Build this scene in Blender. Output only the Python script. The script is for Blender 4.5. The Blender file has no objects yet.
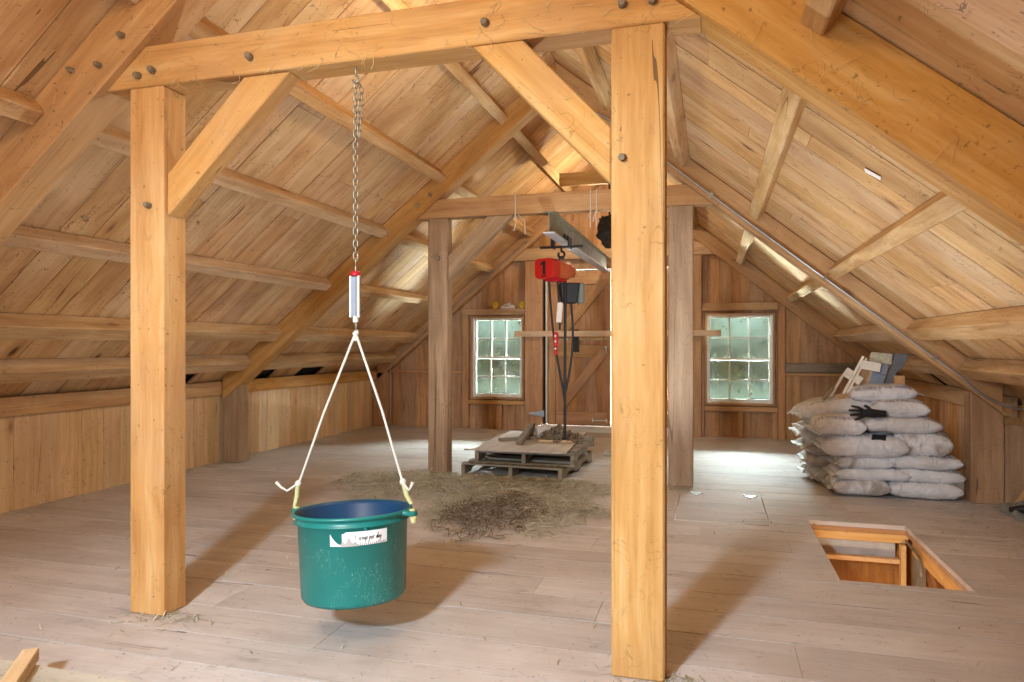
import bpy, bmesh, math, random
from mathutils import Vector, Matrix, noise as mnoise
random.seed(7)
V = Vector
SC = bpy.context.scene
COL = SC.collection
PI = math.pi

# ------------------------------------------------------------------ materials
def srgb(r, g, b):
    f = lambda c: (c/255/12.92) if c/255 <= .04045 else ((c/255+.055)/1.055)**2.4
    return (f(r), f(g), f(b), 1)

class NT:
    def __init__(s, name):
        s.m = bpy.data.materials.new(name); s.m.use_nodes = True
        s.t = s.m.node_tree; s.n = s.t.nodes; s.n.clear()
        s.out = s.add('ShaderNodeOutputMaterial')
    def add(s, ty, **kw):
        x = s.n.new(ty)
        for k, v in kw.items():
            if k == 'ins':
                for a, b in v.items():
                    if hasattr(b, 'is_output') or isinstance(b, bpy.types.NodeSocket): s.t.links.new(b, x.inputs[a])
                    else: x.inputs[a].default_value = b
            else: setattr(x, k, v)
        return x
    def math(s, op, a, b=None, c=None, clamp=False):
        x = s.add('ShaderNodeMath', operation=op, use_clamp=clamp)
        for i, v in enumerate((a, b, c)):
            if v is None: continue
            if isinstance(v, (int, float)): x.inputs[i].default_value = v
            else: s.t.links.new(v, x.inputs[i])
        return x.outputs[0]
    def vmul(s, a, v):
        x = s.add('ShaderNodeVectorMath', operation='MULTIPLY', ins={0: a, 1: v}); return x.outputs[0]
    def noise(s, vec, scale=1, detail=3, rough=.55, dist=0):
        x = s.add('ShaderNodeTexNoise', ins={'Vector': vec, 'Scale': scale, 'Detail': detail, 'Roughness': rough, 'Distortion': dist}); return x.outputs[0]
    def ramp(s, fac, *stops, interp='LINEAR'):
        x = s.add('ShaderNodeValToRGB', ins={'Fac': fac}); e = x.color_ramp.elements; x.color_ramp.interpolation = interp
        while len(e) < len(stops): e.new(.5)
        for i, (p, c) in enumerate(stops):
            e[i].position = p; e[i].color = c if not isinstance(c, (int, float)) else (c, c, c, 1)
        return x.outputs[0]
    def mix(s, fac, a, b, mode='MIX'):
        x = s.add('ShaderNodeMix', data_type='RGBA', blend_type=mode)
        for i, v in ((0, fac), (6, a), (7, b)):
            if isinstance(v, bpy.types.NodeSocket): s.t.links.new(v, x.inputs[i])
            else: x.inputs[i].default_value = v
        return x.outputs[2]
    def bsdf(s, col, rough=.7, bump=None, bstr=.3, bdist=.01, **kw):
        b = s.add('ShaderNodeBsdfPrincipled')
        for k, v in {'Base Color': col, 'Roughness': rough, **kw}.items():
            if isinstance(v, bpy.types.NodeSocket): s.t.links.new(v, b.inputs[k])
            else: b.inputs[k].default_value = v
        if bump is not None:
            bp = s.add('ShaderNodeBump', ins={'Height': bump, 'Strength': bstr, 'Distance': bdist})
            s.t.links.new(bp.outputs[0], b.inputs['Normal'])
        s.t.links.new(b.outputs[0], s.out.inputs[0]); return b

def wood(name, dark, mid, light, dirtcol=(90, 80, 70), dirt=.3, rough=.75, knots=.7, vary=.25, crack=.5, stain=.25, sheen=.3, grain=.62, hue=.012, hair=.4):
    t = NT(name)
    gc = t.add('ShaderNodeAttribute', attribute_name='gc').outputs['Vector']
    rn = t.add('ShaderNodeAttribute', attribute_name='rnd').outputs['Fac']
    pos = t.add('ShaderNodeNewGeometry').outputs['Position']
    wob = t.add('ShaderNodeVectorMath', operation='ADD', ins={0: gc, 1: t.vmul(t.add('ShaderNodeTexNoise', ins={'Vector': gc, 'Scale': 1.6, 'Detail': 2}).outputs['Color'], (.0, .12, .12))}).outputs[0]
    g1 = t.noise(t.vmul(wob, (.8, 13, 13)), 1, 4, .6)
    g2 = t.noise(t.vmul(gc, (3, 70, 70)), 1, 3, .6)
    broad = t.noise(gc, 1.1, 3, .6)
    f = t.math('ADD', t.math('MULTIPLY', g1, grain), t.math('ADD', t.math('MULTIPLY', g2, .18), t.math('MULTIPLY', broad, .82-grain)))
    col = t.ramp(f, (.34, srgb(*dark)), (.5, srgb(*mid)), (.66, srgb(*light)))
    # per-board tint
    v = t.math('ADD', t.math('MULTIPLY', rn, vary*2), 1-vary)
    hsv = t.add('ShaderNodeHueSaturation', ins={'Color': col, 'Value': v, 'Hue': t.math('ADD', .5, t.math('MULTIPLY', t.math('SUBTRACT', t.math('FRACT', t.math('MULTIPLY', rn, 7.3)), .5), hue)),
                'Saturation': t.math('ADD', .9, t.math('MULTIPLY', t.math('FRACT', t.math('MULTIPLY', rn, 13.7)), .22))})
    col = hsv.outputs[0]
    # knots
    kv = t.add('ShaderNodeTexVoronoi', ins={'Vector': t.vmul(wob, (1.5, 4.2, 4.2)), 'Scale': 1})
    kd = kv.outputs['Distance']
    pick = t.math('GREATER_THAN', t.add('ShaderNodeSeparateColor', ins={0: kv.outputs['Color']}).outputs[0], .45)
    kf = t.math('MULTIPLY', t.math('MULTIPLY', t.ramp(kd, (.05, 1.), (.13, .0)), pick), knots)
    halo = t.math('MULTIPLY', t.math('MULTIPLY', t.ramp(kd, (.1, 1.), (.32, 0.)), pick), knots*.35)
    kc = srgb(dark[0]*.5, dark[1]*.42, dark[2]*.38)
    col = t.mix(halo, col, srgb(dark[0]*.92, dark[1]*.78, dark[2]*.62))
    col = t.mix(kf, col, kc)
    # drying cracks
    ck = t.noise(t.vmul(gc, (.16, 8, 8)), 1, 1, .4)
    cm = t.math('LESS_THAN', t.math('ABSOLUTE', t.math('SUBTRACT', ck, .5)), .0035)
    cgate = t.math('GREATER_THAN', t.noise(t.vmul(gc, (1.3, 5, 5)), 1, 1), .56)
    cf = t.math('MULTIPLY', t.math('MULTIPLY', cm, cgate), crack)
    col = t.mix(cf, col, srgb(40, 28, 20))
    # dirt, water stains and scuffs
    d1 = t.noise(pos, .9, 5, .65)
    col = t.mix(t.math('MULTIPLY', t.ramp(d1, (.45, 0.), (.72, 1.)), dirt), col, srgb(*dirtcol))
    s1 = t.noise(t.vmul(gc, (2.2, 7, 7)), 1.6, 5, .7, 1.5)
    col = t.mix(t.math('MULTIPLY', t.ramp(s1, (.60, 0.), (.70, 1.)), stain), col, srgb(dark[0]*.55, dark[1]*.5, dark[2]*.5))
    hn = t.noise(pos, 7.5, 2, .5, 1.4)
    hm = t.math('MULTIPLY', t.math('LESS_THAN', t.math('ABSOLUTE', t.math('SUBTRACT', hn, .52)), .006), t.math('GREATER_THAN', t.noise(pos, 3.1, 2), .54))
    col = t.mix(t.math('MULTIPLY', hm, hair), col, srgb(66, 46, 30))
    sp = t.noise(pos, 34, 2, .5)
    col = t.mix(t.math('MULTIPLY', t.ramp(sp, (.68, 0.), (.74, 1.)), .5), col, srgb(70, 52, 38))
    h = t.math('SUBTRACT', t.math('ADD', t.math('MULTIPLY', g1, .5), t.math('MULTIPLY', g2, .5)), t.math('MULTIPLY', cf, 1.5))
    t.bsdf(col, rough, h, .35, .006, **{'Specular IOR Level': sheen})
    return t.m

def plain(name, rgb, rough=.5, metal=0, noise=.15, nscale=20, bump=0, **kw):
    t = NT(name)
    pos = t.add('ShaderNodeTexCoord').outputs['Object']
    n = t.noise(pos, nscale, 4, .6)
    c = srgb(*rgb); k = 1-noise
    col = t.mix(t.ramp(n, (.3, 0.), (.7, 1.)), (c[0]*k, c[1]*k, c[2]*k, 1), c)
    t.bsdf(col, rough, n if bump else None, bump, .01, Metallic=metal, **kw)
    return t.m

M = {}
M['timber'] = wood('timber', (168, 120, 68), (196, 150, 94), (214, 178, 126), (182, 152, 118), .45, knots=.7, vary=.04, crack=.7, stain=.2, hue=.006, hair=.3, grain=.55)
M['timber_grey'] = wood('timber_grey', (136, 106, 78), (162, 132, 102), (184, 158, 128), (142, 122, 102), .45, knots=.6, vary=.06, crack=.6, stain=.15)
M['roof'] = wood('roof_boards', (166, 122, 78), (204, 166, 120), (226, 196, 154), (172, 126, 82), .45, knots=1., vary=.075, crack=.7, stain=.6, hue=.01, hair=.6, grain=.36)
M['timber_mid'] = wood('timber_brown', (156, 110, 66), (184, 140, 92), (204, 166, 118), (150, 118, 84), .4, knots=.6, vary=.04, crack=.6, stain=.2, hue=.006, hair=.3, grain=.5)
M['purlin'] = wood('purlin_wood', (168, 126, 82), (198, 162, 116), (220, 192, 152), (176, 152, 122), .4, knots=.6, vary=.06, stain=.2)
M['floor'] = wood('floor_boards', (172, 163, 157), (196, 188, 183), (210, 204, 200), (170, 154, 142), .6, .62, knots=.2, vary=.05, crack=.6, stain=.35, sheen=.35, grain=.3, hue=.006, hair=.3)
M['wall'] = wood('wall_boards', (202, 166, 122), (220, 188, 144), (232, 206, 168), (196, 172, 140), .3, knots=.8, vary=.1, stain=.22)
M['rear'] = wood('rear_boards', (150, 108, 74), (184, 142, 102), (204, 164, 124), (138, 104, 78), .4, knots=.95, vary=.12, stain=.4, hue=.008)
M['rear_timber'] = wood('rear_timber', (164, 122, 84), (186, 146, 106), (204, 166, 126), (146, 116, 88), .35, knots=.5, vary=.06, stain=.25)
M['pallet'] = wood('pallet_wood', (110, 100, 86), (146, 136, 120), (172, 162, 146), (84, 76, 62), .5, .85, knots=.3, vary=.16, stain=.4)
M['ply'] = wood('plywood', (176, 162, 146), (196, 184, 170), (208, 198, 186), (150, 138, 122), .35, .8, knots=.1, vary=.03, crack=.1, stain=.25)
M['oldgrey'] = wood('weathered_wood', (104, 92, 76), (136, 122, 104), (160, 148, 130), (80, 72, 60), .5, .85, knots=.3, vary=.12, stain=.3)
M['whitewood'] = wood('white_wood', (214, 208, 192), (232, 227, 213), (240, 236, 226), (190, 180, 160), .3, .6, knots=.05, vary=.04, crack=.2, stain=.1)
M['palewood'] = wood('dusty_pale_wood', (172, 164, 150), (192, 186, 172), (206, 200, 188), (150, 140, 124), .4, .7, knots=.05, vary=.04, crack=.2, stain=.2)
M['bar'] = wood('pale_lumber', (196, 162, 122), (218, 190, 152), (232, 210, 178), (200, 175, 140), .2, knots=.4, vary=.05, stain=.1)
M['hatch'] = wood('hatch_lining', (190, 138, 78), (212, 166, 104), (228, 192, 138), (190, 150, 100), .2, knots=.3, vary=.08, stain=.15)
M['hatchply'] = wood('hatch_panel', (120, 78, 36), (150, 102, 50), (176, 126, 68), (90, 58, 28), .5, knots=.1, vary=.05, stain=.3)
M['dustgrey'] = plain('dusty_paint', (186, 184, 180), .8, noise=.3, nscale=8)
M['dark'] = plain('dark_void', (30, 24, 20), .95)
M['white'] = plain('white_paint', (232, 234, 228), .5, noise=.12, nscale=14)
M['steel'] = plain('galvanized_steel', (176, 174, 166), .38, .85, .25, 60)
M['chain'] = plain('chain_steel', (160, 154, 136), .4, .7, .3, 90)
M['conduit'] = plain('conduit_metal', (176, 178, 184), .35, .8, .15, 30)
M['black'] = plain('black_rubber', (24, 25, 28), .55, noise=.3)
M['blackmetal'] = plain('black_iron', (44, 40, 38), .55, .4, .3, 30)
M['red'] = plain('red_enamel', (196, 30, 24), .35, noise=.12, nscale=6)
M['fadedred'] = plain('faded_red_enamel', (212, 104, 62), .4, noise=.3, nscale=9)
M['redplastic'] = plain('red_plastic', (190, 22, 40), .4)
M['tag'] = plain('tag_card', (226, 218, 206), .7)
M['gray'] = plain('grey_green_plastic', (120, 128, 116), .5)
M['ibeam'] = plain('dusty_steel', (158, 150, 122), .7, .1, .4, 9)
M['ibeam_u'] = plain('bare_steel', (206, 210, 218), .5, .15, .15, 9)
M['rope'] = plain('cotton_rope', (226, 220, 208), .9, noise=.25, nscale=120, bump=.5)
M['ropeyel'] = plain('rope_wrapping', (214, 210, 150), .85, noise=.3, nscale=90, bump=.4)
M['yellow'] = plain('yellow_twine', (206, 172, 40), .8, noise=.25, nscale=60, bump=.3)
M['bluegrey'] = plain('blue_grey_paint', (136, 148, 166), .6, noise=.2)
M['greypaint'] = plain('grey_paint', (112, 116, 122), .6, noise=.25)
M['plaster'] = plain('crusty_plaster', (206, 202, 178), .95, noise=.4, nscale=30, bump=.8)
M['cardboard'] = plain('cardboard', (196, 164, 122), .85, noise=.15)
M['glove'] = plain('black_glove', (26, 27, 29), .75, noise=.4, nscale=60, bump=.5)
M['ink'] = plain('ink', (24, 24, 30), .7)
M['sticker'] = plain('paper_label', (238, 238, 236), .6, noise=.06)
M['bluetape'] = plain('blue_metal', (170, 190, 208), .4, .4)
M['paper'] = plain('white_paper', (240, 240, 236), .8, noise=.05)
M['knobbly'] = plain('rough_dark', (62, 54, 48), .95, noise=.8, nscale=22, bump=1)
M['jug'] = plain('cloudy_plastic', (214, 210, 208), .4, noise=.2, nscale=12)
M['plasticbag'] = plain('grey_film', (150, 150, 146), .25, noise=.5, nscale=12)
M['web'] = plain('cobweb_dust', (214, 186, 140), .9)
M['bark'] = plain('bark', (86, 70, 54), .9, noise=.5, nscale=12, bump=.8)
M['lawn'] = plain('lawn', (96, 118, 62), .95, noise=.4, nscale=3)
M['green'] = plain('green_plastic', (30, 120, 90), .4)

def mk_bucket():
    t = NT('green_bucket'); pos = t.add('ShaderNodeTexCoord').outputs['Object']
    n = t.noise(pos, 6, 3)
    col = t.mix(n, srgb(10, 108, 104), srgb(22, 130, 122))
    sc = t.noise(t.vmul(pos, (30, 30, 9)), 1, 2, .5, 2.)
    gate = t.math('GREATER_THAN', t.noise(pos, 7, 1), .52)
    scr = t.math('MULTIPLY', t.math('LESS_THAN', t.math('ABSOLUTE', t.math('SUBTRACT', sc, .5)), .0035), gate)
    col = t.mix(t.math('MULTIPLY', scr, .7), col, srgb(190, 214, 206))
    t.bsdf(col, t.math('ADD', .3, t.math('MULTIPLY', n, .14)), n, .05, .01, **{'Specular IOR Level': .55}); return t.m
M['bucket'] = mk_bucket()
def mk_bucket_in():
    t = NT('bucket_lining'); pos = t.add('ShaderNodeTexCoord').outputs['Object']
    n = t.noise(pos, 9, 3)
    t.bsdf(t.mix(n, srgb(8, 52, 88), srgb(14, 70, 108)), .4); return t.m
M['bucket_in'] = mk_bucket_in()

def mk_bag(name, printcol, dirty, brown):
    t = NT(name)
    gc = t.add('ShaderNodeAttribute', attribute_name='gc').outputs['Vector']
    oi = t.add('ShaderNodeObjectInfo').outputs['Random']
    off = t.add('ShaderNodeVectorMath', operation='ADD', ins={0: gc, 1: t.add('ShaderNodeCombineXYZ', ins={0: t.math('MULTIPLY', oi, 37.), 1: t.math('MULTIPLY', oi, 11.)}).outputs[0]}).outputs[0]
    n = t.noise(off, 5, 5, .65)
    col = t.mix(t.ramp(n, (.35, 0.), (.7, 1.)), srgb(228, 231, 236), srgb(208, 210, 212))
    sx = t.add('ShaderNodeSeparateXYZ', ins={0: gc})
    x, y = sx.outputs[0], sx.outputs[1]
    # printed line: dashes broken by noise, along the long side
    band = t.math('LESS_THAN', t.math('ABSOLUTE', t.math('ADD', y, .16)), .02)
    dash = t.math('GREATER_THAN', t.noise(t.vmul(off, (70, 1, 1)), 1, 1), .45)
    lim = t.math('LESS_THAN', t.math('ABSOLUTE', x), .24)
    pm = t.math('MULTIPLY', t.math('MULTIPLY', band, dash), lim)
    col = t.mix(t.math('MULTIPLY', pm, .5), col, srgb(*printcol))
    b2 = t.math('LESS_THAN', t.math('ABSOLUTE', t.math('ADD', y, -.02)), .05)
    l2 = t.math('LESS_THAN', t.math('ABSOLUTE', t.math('ADD', x, .02)), .16)
    d2 = t.math('GREATER_THAN', t.noise(t.vmul(off, (34, 60, 1)), 1, 1), .55)
    col = t.mix(t.math('MULTIPLY', t.math('MULTIPLY', t.math('MULTIPLY', b2, l2), d2), .45), col, srgb(*brown))
    d = t.noise(off, 3.2, 5, .7, 1.)
    col = t.mix(t.math('MULTIPLY', t.ramp(d, (.42, 0.), (.62, 1.)), dirty), col, srgb(140, 128, 112))
    w = t.noise(t.vmul(off, (9, 16, 9)), 1, 4, .6, .8)
    t.bsdf(col, .5, w, .9, .035, **{'Specular IOR Level': .35}); return t.m
M['bag'] = mk_bag('woven_bag', (92, 84, 130), .25, (190, 150, 110))
M['bagdirty'] = mk_bag('soiled_bag', (92, 90, 100), .8, (120, 112, 104))
M['bagtan'] = mk_bag('tan_print_bag', (96, 76, 150), .3, (196, 140, 90))

def mk_hay():
    t = NT('hay'); rn = t.add('ShaderNodeAttribute', attribute_name='rnd').outputs['Fac']
    col = t.ramp(rn, (0, srgb(74, 54, 30)), (.35, srgb(118, 96, 60)), (.65, srgb(150, 144, 112)), (1, srgb(206, 202, 182)))
    t.bsdf(col, .85); return t.m
M['hay'] = mk_hay()
def mk_leaf():
    t = NT('leaf'); rn = t.add('ShaderNodeAttribute', attribute_name='rnd').outputs['Fac']
    col = t.ramp(rn, (0, srgb(112, 132, 100)), (.6, srgb(134, 152, 112)), (1, srgb(160, 174, 132)))
    t.bsdf(col, .7); return t.m
M['leaf'] = mk_leaf()
def mk_glass():
    t = NT('window_glass')
    pos = t.add('ShaderNodeNewGeometry').outputs['Position']
    tr = t.add('ShaderNodeBsdfTransparent', ins={0: (.86, .93, .91, 1)})
    gl = t.add('ShaderNodeBsdfGlossy', ins={0: (1, 1, 1, 1), 'Roughness': .05})
    df = t.add('ShaderNodeBsdfDiffuse', ins={0: srgb(176, 190, 182)})
    fr = t.add('ShaderNodeFresnel', ins={0: 1.5})
    m1 = t.add('ShaderNodeMixShader', ins={0: fr.outputs[0], 1: tr.outputs[0], 2: gl.outputs[0]})
    dirt = t.ramp(t.noise(pos, 5, 4), (.3, .36), (.75, .55))
    m2 = t.add('ShaderNodeMixShader', ins={0: dirt, 1: m1.outputs[0], 2: df.outputs[0]})
    t.t.links.new(m2.outputs[0], t.out.inputs[0]); return t.m
M['glass'] = mk_glass()
def mk_clear():
    t = NT('clear_plastic')
    t.bsdf((.85, .95, .92, 1), .08, **{'Transmission Weight': .9, 'IOR': 1.4}); return t.m
M['clear'] = mk_clear()

# ------------------------------------------------------------------ mesh builder
ORG = {}
class MB:
    def __init__(s): s.v = []; s.f = []; s.g = []; s.r = []; s.mi = []; s.sm = []
    def add(s, vs, fs, gc=None, rnd=.5, mi=0, smooth=False):
        b = len(s.v); s.v += [tuple(p) for p in vs]
        s.g += [tuple(p) for p in (gc if gc else vs)]
        s.r += (rnd if isinstance(rnd, list) else [rnd]*len(vs))
        for f in fs: s.f.append(tuple(b+i for i in f)); s.mi.append(mi); s.sm.append(smooth)
        return s
    def _g(s, vs, o, ax):
        off = V((random.uniform(-40, 40), random.uniform(-40, 40), random.uniform(-40, 40)))
        return [((V(p)-o).dot(ax[0])+off.x, (V(p)-o).dot(ax[1])+off.y, (V(p)-o).dot(ax[2])+off.z) for p in vs]
    def hexa(s, p, long=None, rnd=None, mi=0, bev=0):
        """8 corners: 0-3 bottom loop, 4-7 top loop; `long` = grain direction"""
        p = [V(q) for q in p]
        fs = [(3, 2, 1, 0), (4, 5, 6, 7), (0, 1, 5, 4), (1, 2, 6, 5), (2, 3, 7, 6), (3, 0, 4, 7)]
        return s.solid(p, fs, long, rnd, mi, bev)
    def solid(s, p, fs, long=None, rnd=None, mi=0, bev=0):
        p = [V(q) for q in p]
        c = sum(p, V())/len(p)
        L = V(long).normalized() if long is not None else V((1, 0, 0))
        a = L.cross(V((0, 0, 1)));
        if a.length < .3: a = L.cross(V((0, 1, 0)))
        a.normalize(); b = L.cross(a)
        if rnd is None: rnd = random.random()
        bm = bmesh.new(); bv = [bm.verts.new(q) for q in p]
        for f in fs: bm.faces.new([bv[i] for i in f])
        bmesh.ops.recalc_face_normals(bm, faces=bm.faces)
        if bev: bmesh.ops.bevel(bm, geom=list(bm.edges), offset=bev, segments=1, affect='EDGES', clamp_overlap=True)
        bm.verts.index_update()
        vs = [v.co.copy() for v in bm.verts]; ff = [[v.index for v in f.verts] for f in bm.faces]; bm.free()
        return s.add(vs, ff, s._g(vs, c, (L, a, b)), rnd, mi)
    def box(s, c, size, rot=None, long=None, rnd=None, mi=0, bev=0):
        R = rot if rot is not None else Matrix.Identity(3)
        hx, hy, hz = [k/2 for k in size]; c = V(c)
        p = [c+R@V(q) for q in ((-hx,-hy,-hz),(hx,-hy,-hz),(hx,hy,-hz),(-hx,hy,-hz),(-hx,-hy,hz),(hx,-hy,hz),(hx,hy,hz),(-hx,hy,hz))]
        if long is None:
            i = max(range(3), key=lambda k: size[k]); long = R@V([1 if k == i else 0 for k in range(3)])
        return s.hexa(p, long, rnd, mi, bev)
    def bb(s, x0, x1, y0, y1, z0, z1, **kw): return s.box(((x0+x1)/2, (y0+y1)/2, (z0+z1)/2), (x1-x0, y1-y0, z1-z0), **kw)
    def bar(s, a, b, w, h, up=(0, 0, 1), **kw):
        """bar from a to b; w across, h along `up`"""
        a, b = V(a), V(b); L = (b-a); n = L.length; L.normalize()
        y = V(up).cross(L).normalized(); z = L.cross(y)
        R = Matrix((L, y, z)).transposed()
        return s.box((a+b)/2, (n, w, h), R, long=L, **kw)
    def prism_y(s, poly, y0, y1, long=None, **kw):
        n = len(poly); p = [(x, y0, z) for x, z in poly]+[(x, y1, z) for x, z in poly]
        fs = [tuple(range(n)), tuple(range(2*n-1, n-1, -1))]+[(i, (i+1) % n, n+(i+1) % n, n+i) for i in range(n)]
        return s.solid(p, fs, long, **kw)
    def tube(s, pts, r, seg=8, mi=0, rnd=.5, cap=True, closed=False):
        pts = [V(p) for p in pts]; n = len(pts)
        rs = r if isinstance(r, (list, tuple)) else [r]*n
        vs, fs = [], []; prev = None
        for i, p in enumerate(pts):
            if closed: t = pts[(i+1) % n]-pts[i-1]
            else: t = pts[min(i+1, n-1)]-pts[max(i-1, 0)]
            t.normalize()
            if prev is None:
                a = t.cross(V((0, 0, 1)))
                if a.length < .2: a = t.cross(V((0, 1, 0)))
            else: a = prev-t*prev.dot(t)
            a.normalize(); prev = a; b = t.cross(a)
            for k in range(seg):
                q = 2*PI*k/seg; vs.append(p+(a*math.cos(q)+b*math.sin(q))*rs[i])
        m = n if closed else n-1
        for i in range(m):
            j = (i+1) % n
            for k in range(seg): fs.append((i*seg+k, i*seg+(k+1) % seg, j*seg+(k+1) % seg, j*seg+k))
        s.add(vs, fs, None, rnd, mi, True)
        if cap and not closed:
            s.add(vs[:seg], [tuple(range(seg-1, -1, -1))], None, rnd, mi); s.add(vs[-seg:], [tuple(range(seg))], None, rnd, mi)
        return s
    def lathe(s, prof, c=(0, 0, 0), rot=None, seg=32, mi=0, smooth=True, mis=None):
        R = rot if rot is not None else Matrix.Identity(3); c = V(c)
        vs = []
        for r, z in prof:
            for k in range(seg):
                q = 2*PI*k/seg; vs.append(c+R@V((r*math.cos(q), r*math.sin(q), z)))
        for i in range(len(prof)-1):
            fs = [(i*seg+k, i*seg+(k+1) % seg, (i+1)*seg+(k+1) % seg, (i+1)*seg+k) for k in range(seg)]
            if i == 0: base = len(s.v); s.add(vs, [], None, .5)
            for f in fs: s.f.append(tuple(base+q for q in f)); s.mi.append(mis[i] if mis else mi); s.sm.append(smooth)
        return s
    def build(s, name, mat, parent=None, org=None, fix=True):
        xs = [p[0] for p in s.v]; ys = [p[1] for p in s.v]; zs = [p[2] for p in s.v]
        o = V(org) if org is not None else V(((min(xs)+max(xs))/2, (min(ys)+max(ys))/2, min(zs)))
        me = bpy.data.meshes.new(name)
        me.from_pydata([tuple(V(p)-o) for p in s.v], [], s.f)
        a = me.attributes.new('gc', 'FLOAT_VECTOR', 'POINT'); a.data.foreach_set('vector', [c for g in s.g for c in g])
        a = me.attributes.new('rnd', 'FLOAT', 'POINT'); a.data.foreach_set('value', s.r)
        for m in (mat if isinstance(mat, list) else [mat]): me.materials.append(M[m])
        me.polygons.foreach_set('material_index', s.mi); me.polygons.foreach_set('use_smooth', s.sm)
        if fix:
            bm = bmesh.new(); bm.from_mesh(me)
            bmesh.ops.recalc_face_normals(bm, faces=bm.faces); bm.to_mesh(me); bm.free()
        me.update()
        ob = bpy.data.objects.new(name, me); COL.objects.link(ob)
        if parent:
            ob.parent = parent; ob.location = o-ORG[parent.name]
        else: ob.location = o
        ORG[ob.name] = o
        return ob

def empty(name, loc):
    o = bpy.data.objects.new(name, None); COL.objects.link(o); o.location = loc; o.empty_display_size = .1
    ORG[o.name] = V(loc); return o
def tag(o, label, cat, group=None, kind=None):
    o['label'] = label; o['category'] = cat
    if group: o['group'] = group
    if kind: o['kind'] = kind
    return o
def struct(o, label=None, cat=None):
    o['kind'] = 'structure'
    if label: o['label'] = label
    if cat: o['category'] = cat
    return o
def text(s, size, mat, loc, rot, name='lettering', parent=None, shear=0, ext=.0006):
    c = bpy.data.curves.new(name, 'FONT'); c.body = s; c.size = size; c.extrude = ext; c.shear = shear
    c.align_x = 'CENTER'; c.align_y = 'CENTER'; c.materials.append(M[mat])
    o = bpy.data.objects.new(name, c); COL.objects.link(o)
    o.rotation_euler = rot
    if parent: o.parent = parent; o.location = V(loc)-ORG[parent.name]
    else: o.location = loc
    bpy.context.view_layer.update()
    me = bpy.data.meshes.new_from_object(o.evaluated_get(bpy.context.evaluated_depsgraph_get()))
    q = bpy.data.objects.new(name, me); q.location = o.location.copy(); q.rotation_euler = o.rotation_euler.copy(); q.parent = parent
    bpy.data.objects.remove(o); COL.objects.link(q)
    return q
def rotm(rx=0, ry=0, rz=0):
    return (Matrix.Rotation(rz, 3, 'Z') @ Matrix.Rotation(ry, 3, 'Y') @ Matrix.Rotation(rx, 3, 'X'))

# ------------------------------------------------------------------ the building
XC, SL = -1.565, .815                 # ridge line, roof slope
APEX = 4.335
YN, YR = -1.6, 11.1                   # near and rear gable
XL, XR = -5.68, 2.62                  # knee walls
TH = math.atan(SL); CT, ST = math.cos(TH), math.sin(TH)
def roofz(x, off=0): return APEX+off-SL*abs(x-XC)
def rect_minus(rects, hole):
    out = []
    hx0, hx1, hy0, hy1 = hole
    for (a, b, c, d) in rects:
        if hx0 >= b or hx1 <= a or hy0 >= d or hy1 <= c: out.append((a, b, c, d)); continue
        if a < hx0: out.append((a, hx0, c, d))
        if b > hx1: out.append((hx1, b, c, d))
        m0, m1 = max(a, hx0), min(b, hx1)
        if c < hy0: out.append((m0, m1, c, hy0))
        if d > hy1: out.append((m0, m1, hy1, d))
    return out
def rows(v0, v1, wmin, wmax):
    o = []; v = v0
    while v < v1-.02:
        w = random.uniform(wmin, wmax)
        if v+w > v1-.08: w = v1-v
        o.append((v, v+w)); v += w
    return o

# floor
TRAP = (.73, 1.43, 4.53, 6.01)
LID = (-.30, .43, 5.72, 6.77)
fl = MB()
for (y0, y1) in rows(YN, YR+.05, .24, .36):
    x = XL-.1; cuts = [x]
    while True:
        x += random.uniform(2.2, 4.4)
        if x > XR-.4: break
        cuts.append(x)
    cuts.append(XR+.15)
    for a, b in zip(cuts, cuts[1:]):
        rs = [(a, b, y0, y1)]
        for h in (TRAP, LID): rs = rect_minus(rs, h)
        rnd = random.random(); dz = random.uniform(-.0025, 0)
        for (p, q, r, t) in rs:
            if q-p < .01 or t-r < .01: continue
            fl.bb(p+.001, q-.001, r+.003, t-.003, -.035, dz, long=(1, 0, 0), rnd=rnd)
for (p, q, r, t) in rect_minus(rect_minus([(XL-.1, XR+.15, YN, YR+.1)], TRAP), LID):
    fl.bb(p, q, r, t, -.07, -.036, long=(1, 0, 0), mi=1)
struct(fl.build('floor', ['floor', 'rear_timber']), 'grey dusty plank floor with a square hatch opening', 'floor')

# roof slopes
for side, nm in ((-1, 'ceiling_left'), (1, 'ceiling_right')):
    rf = MB()
    n = V((-side*ST, 0, -CT))         # inward normal
    def rp(a, y, d=0):                # a = horizontal distance from ridge, d = depth outward
        return V((XC+side*a, y, APEX-SL*a))-n*d
    for (y0, y1) in rows(YN, YR+.12, .24, .36):
        cuts = [0.0]; c = random.uniform(1.2, 3.4)
        while c < 3.6: cuts.append(c); c += random.uniform(2.0, 3.4)
        cuts.append(random.choice((4.0, 4.35, 4.35, 4.35)))
        for a, b in zip(cuts, cuts[1:]):
            d0 = random.uniform(0, .004); g = .0035
            p = [rp(a+.001, y0+g, d0), rp(b-.001, y0+g, d0), rp(b-.001, y1-g, d0), rp(a+.001, y1-g, d0)]
            q = [k-n*.024 for k in p]
            rf.hexa(p+q, p[1]-p[0])
    o = .06
    rf.hexa([rp(-.1, YN-.1, o), rp(4.75, YN-.1, o), rp(4.75, YR+.3, o), rp(-.1, YR+.3, o)]+[rp(-.1, YN-.1, o+.04), rp(4.75, YN-.1, o+.04), rp(4.75, YR+.3, o+.04), rp(-.1, YR+.3, o+.04)], (1, 0, 0), mi=1)
    struct(rf.build(nm, ['roof', 'dark']), '%s roof slope of bare sheathing boards' % ('left' if side < 0 else 'right'), 'ceiling')

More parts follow.
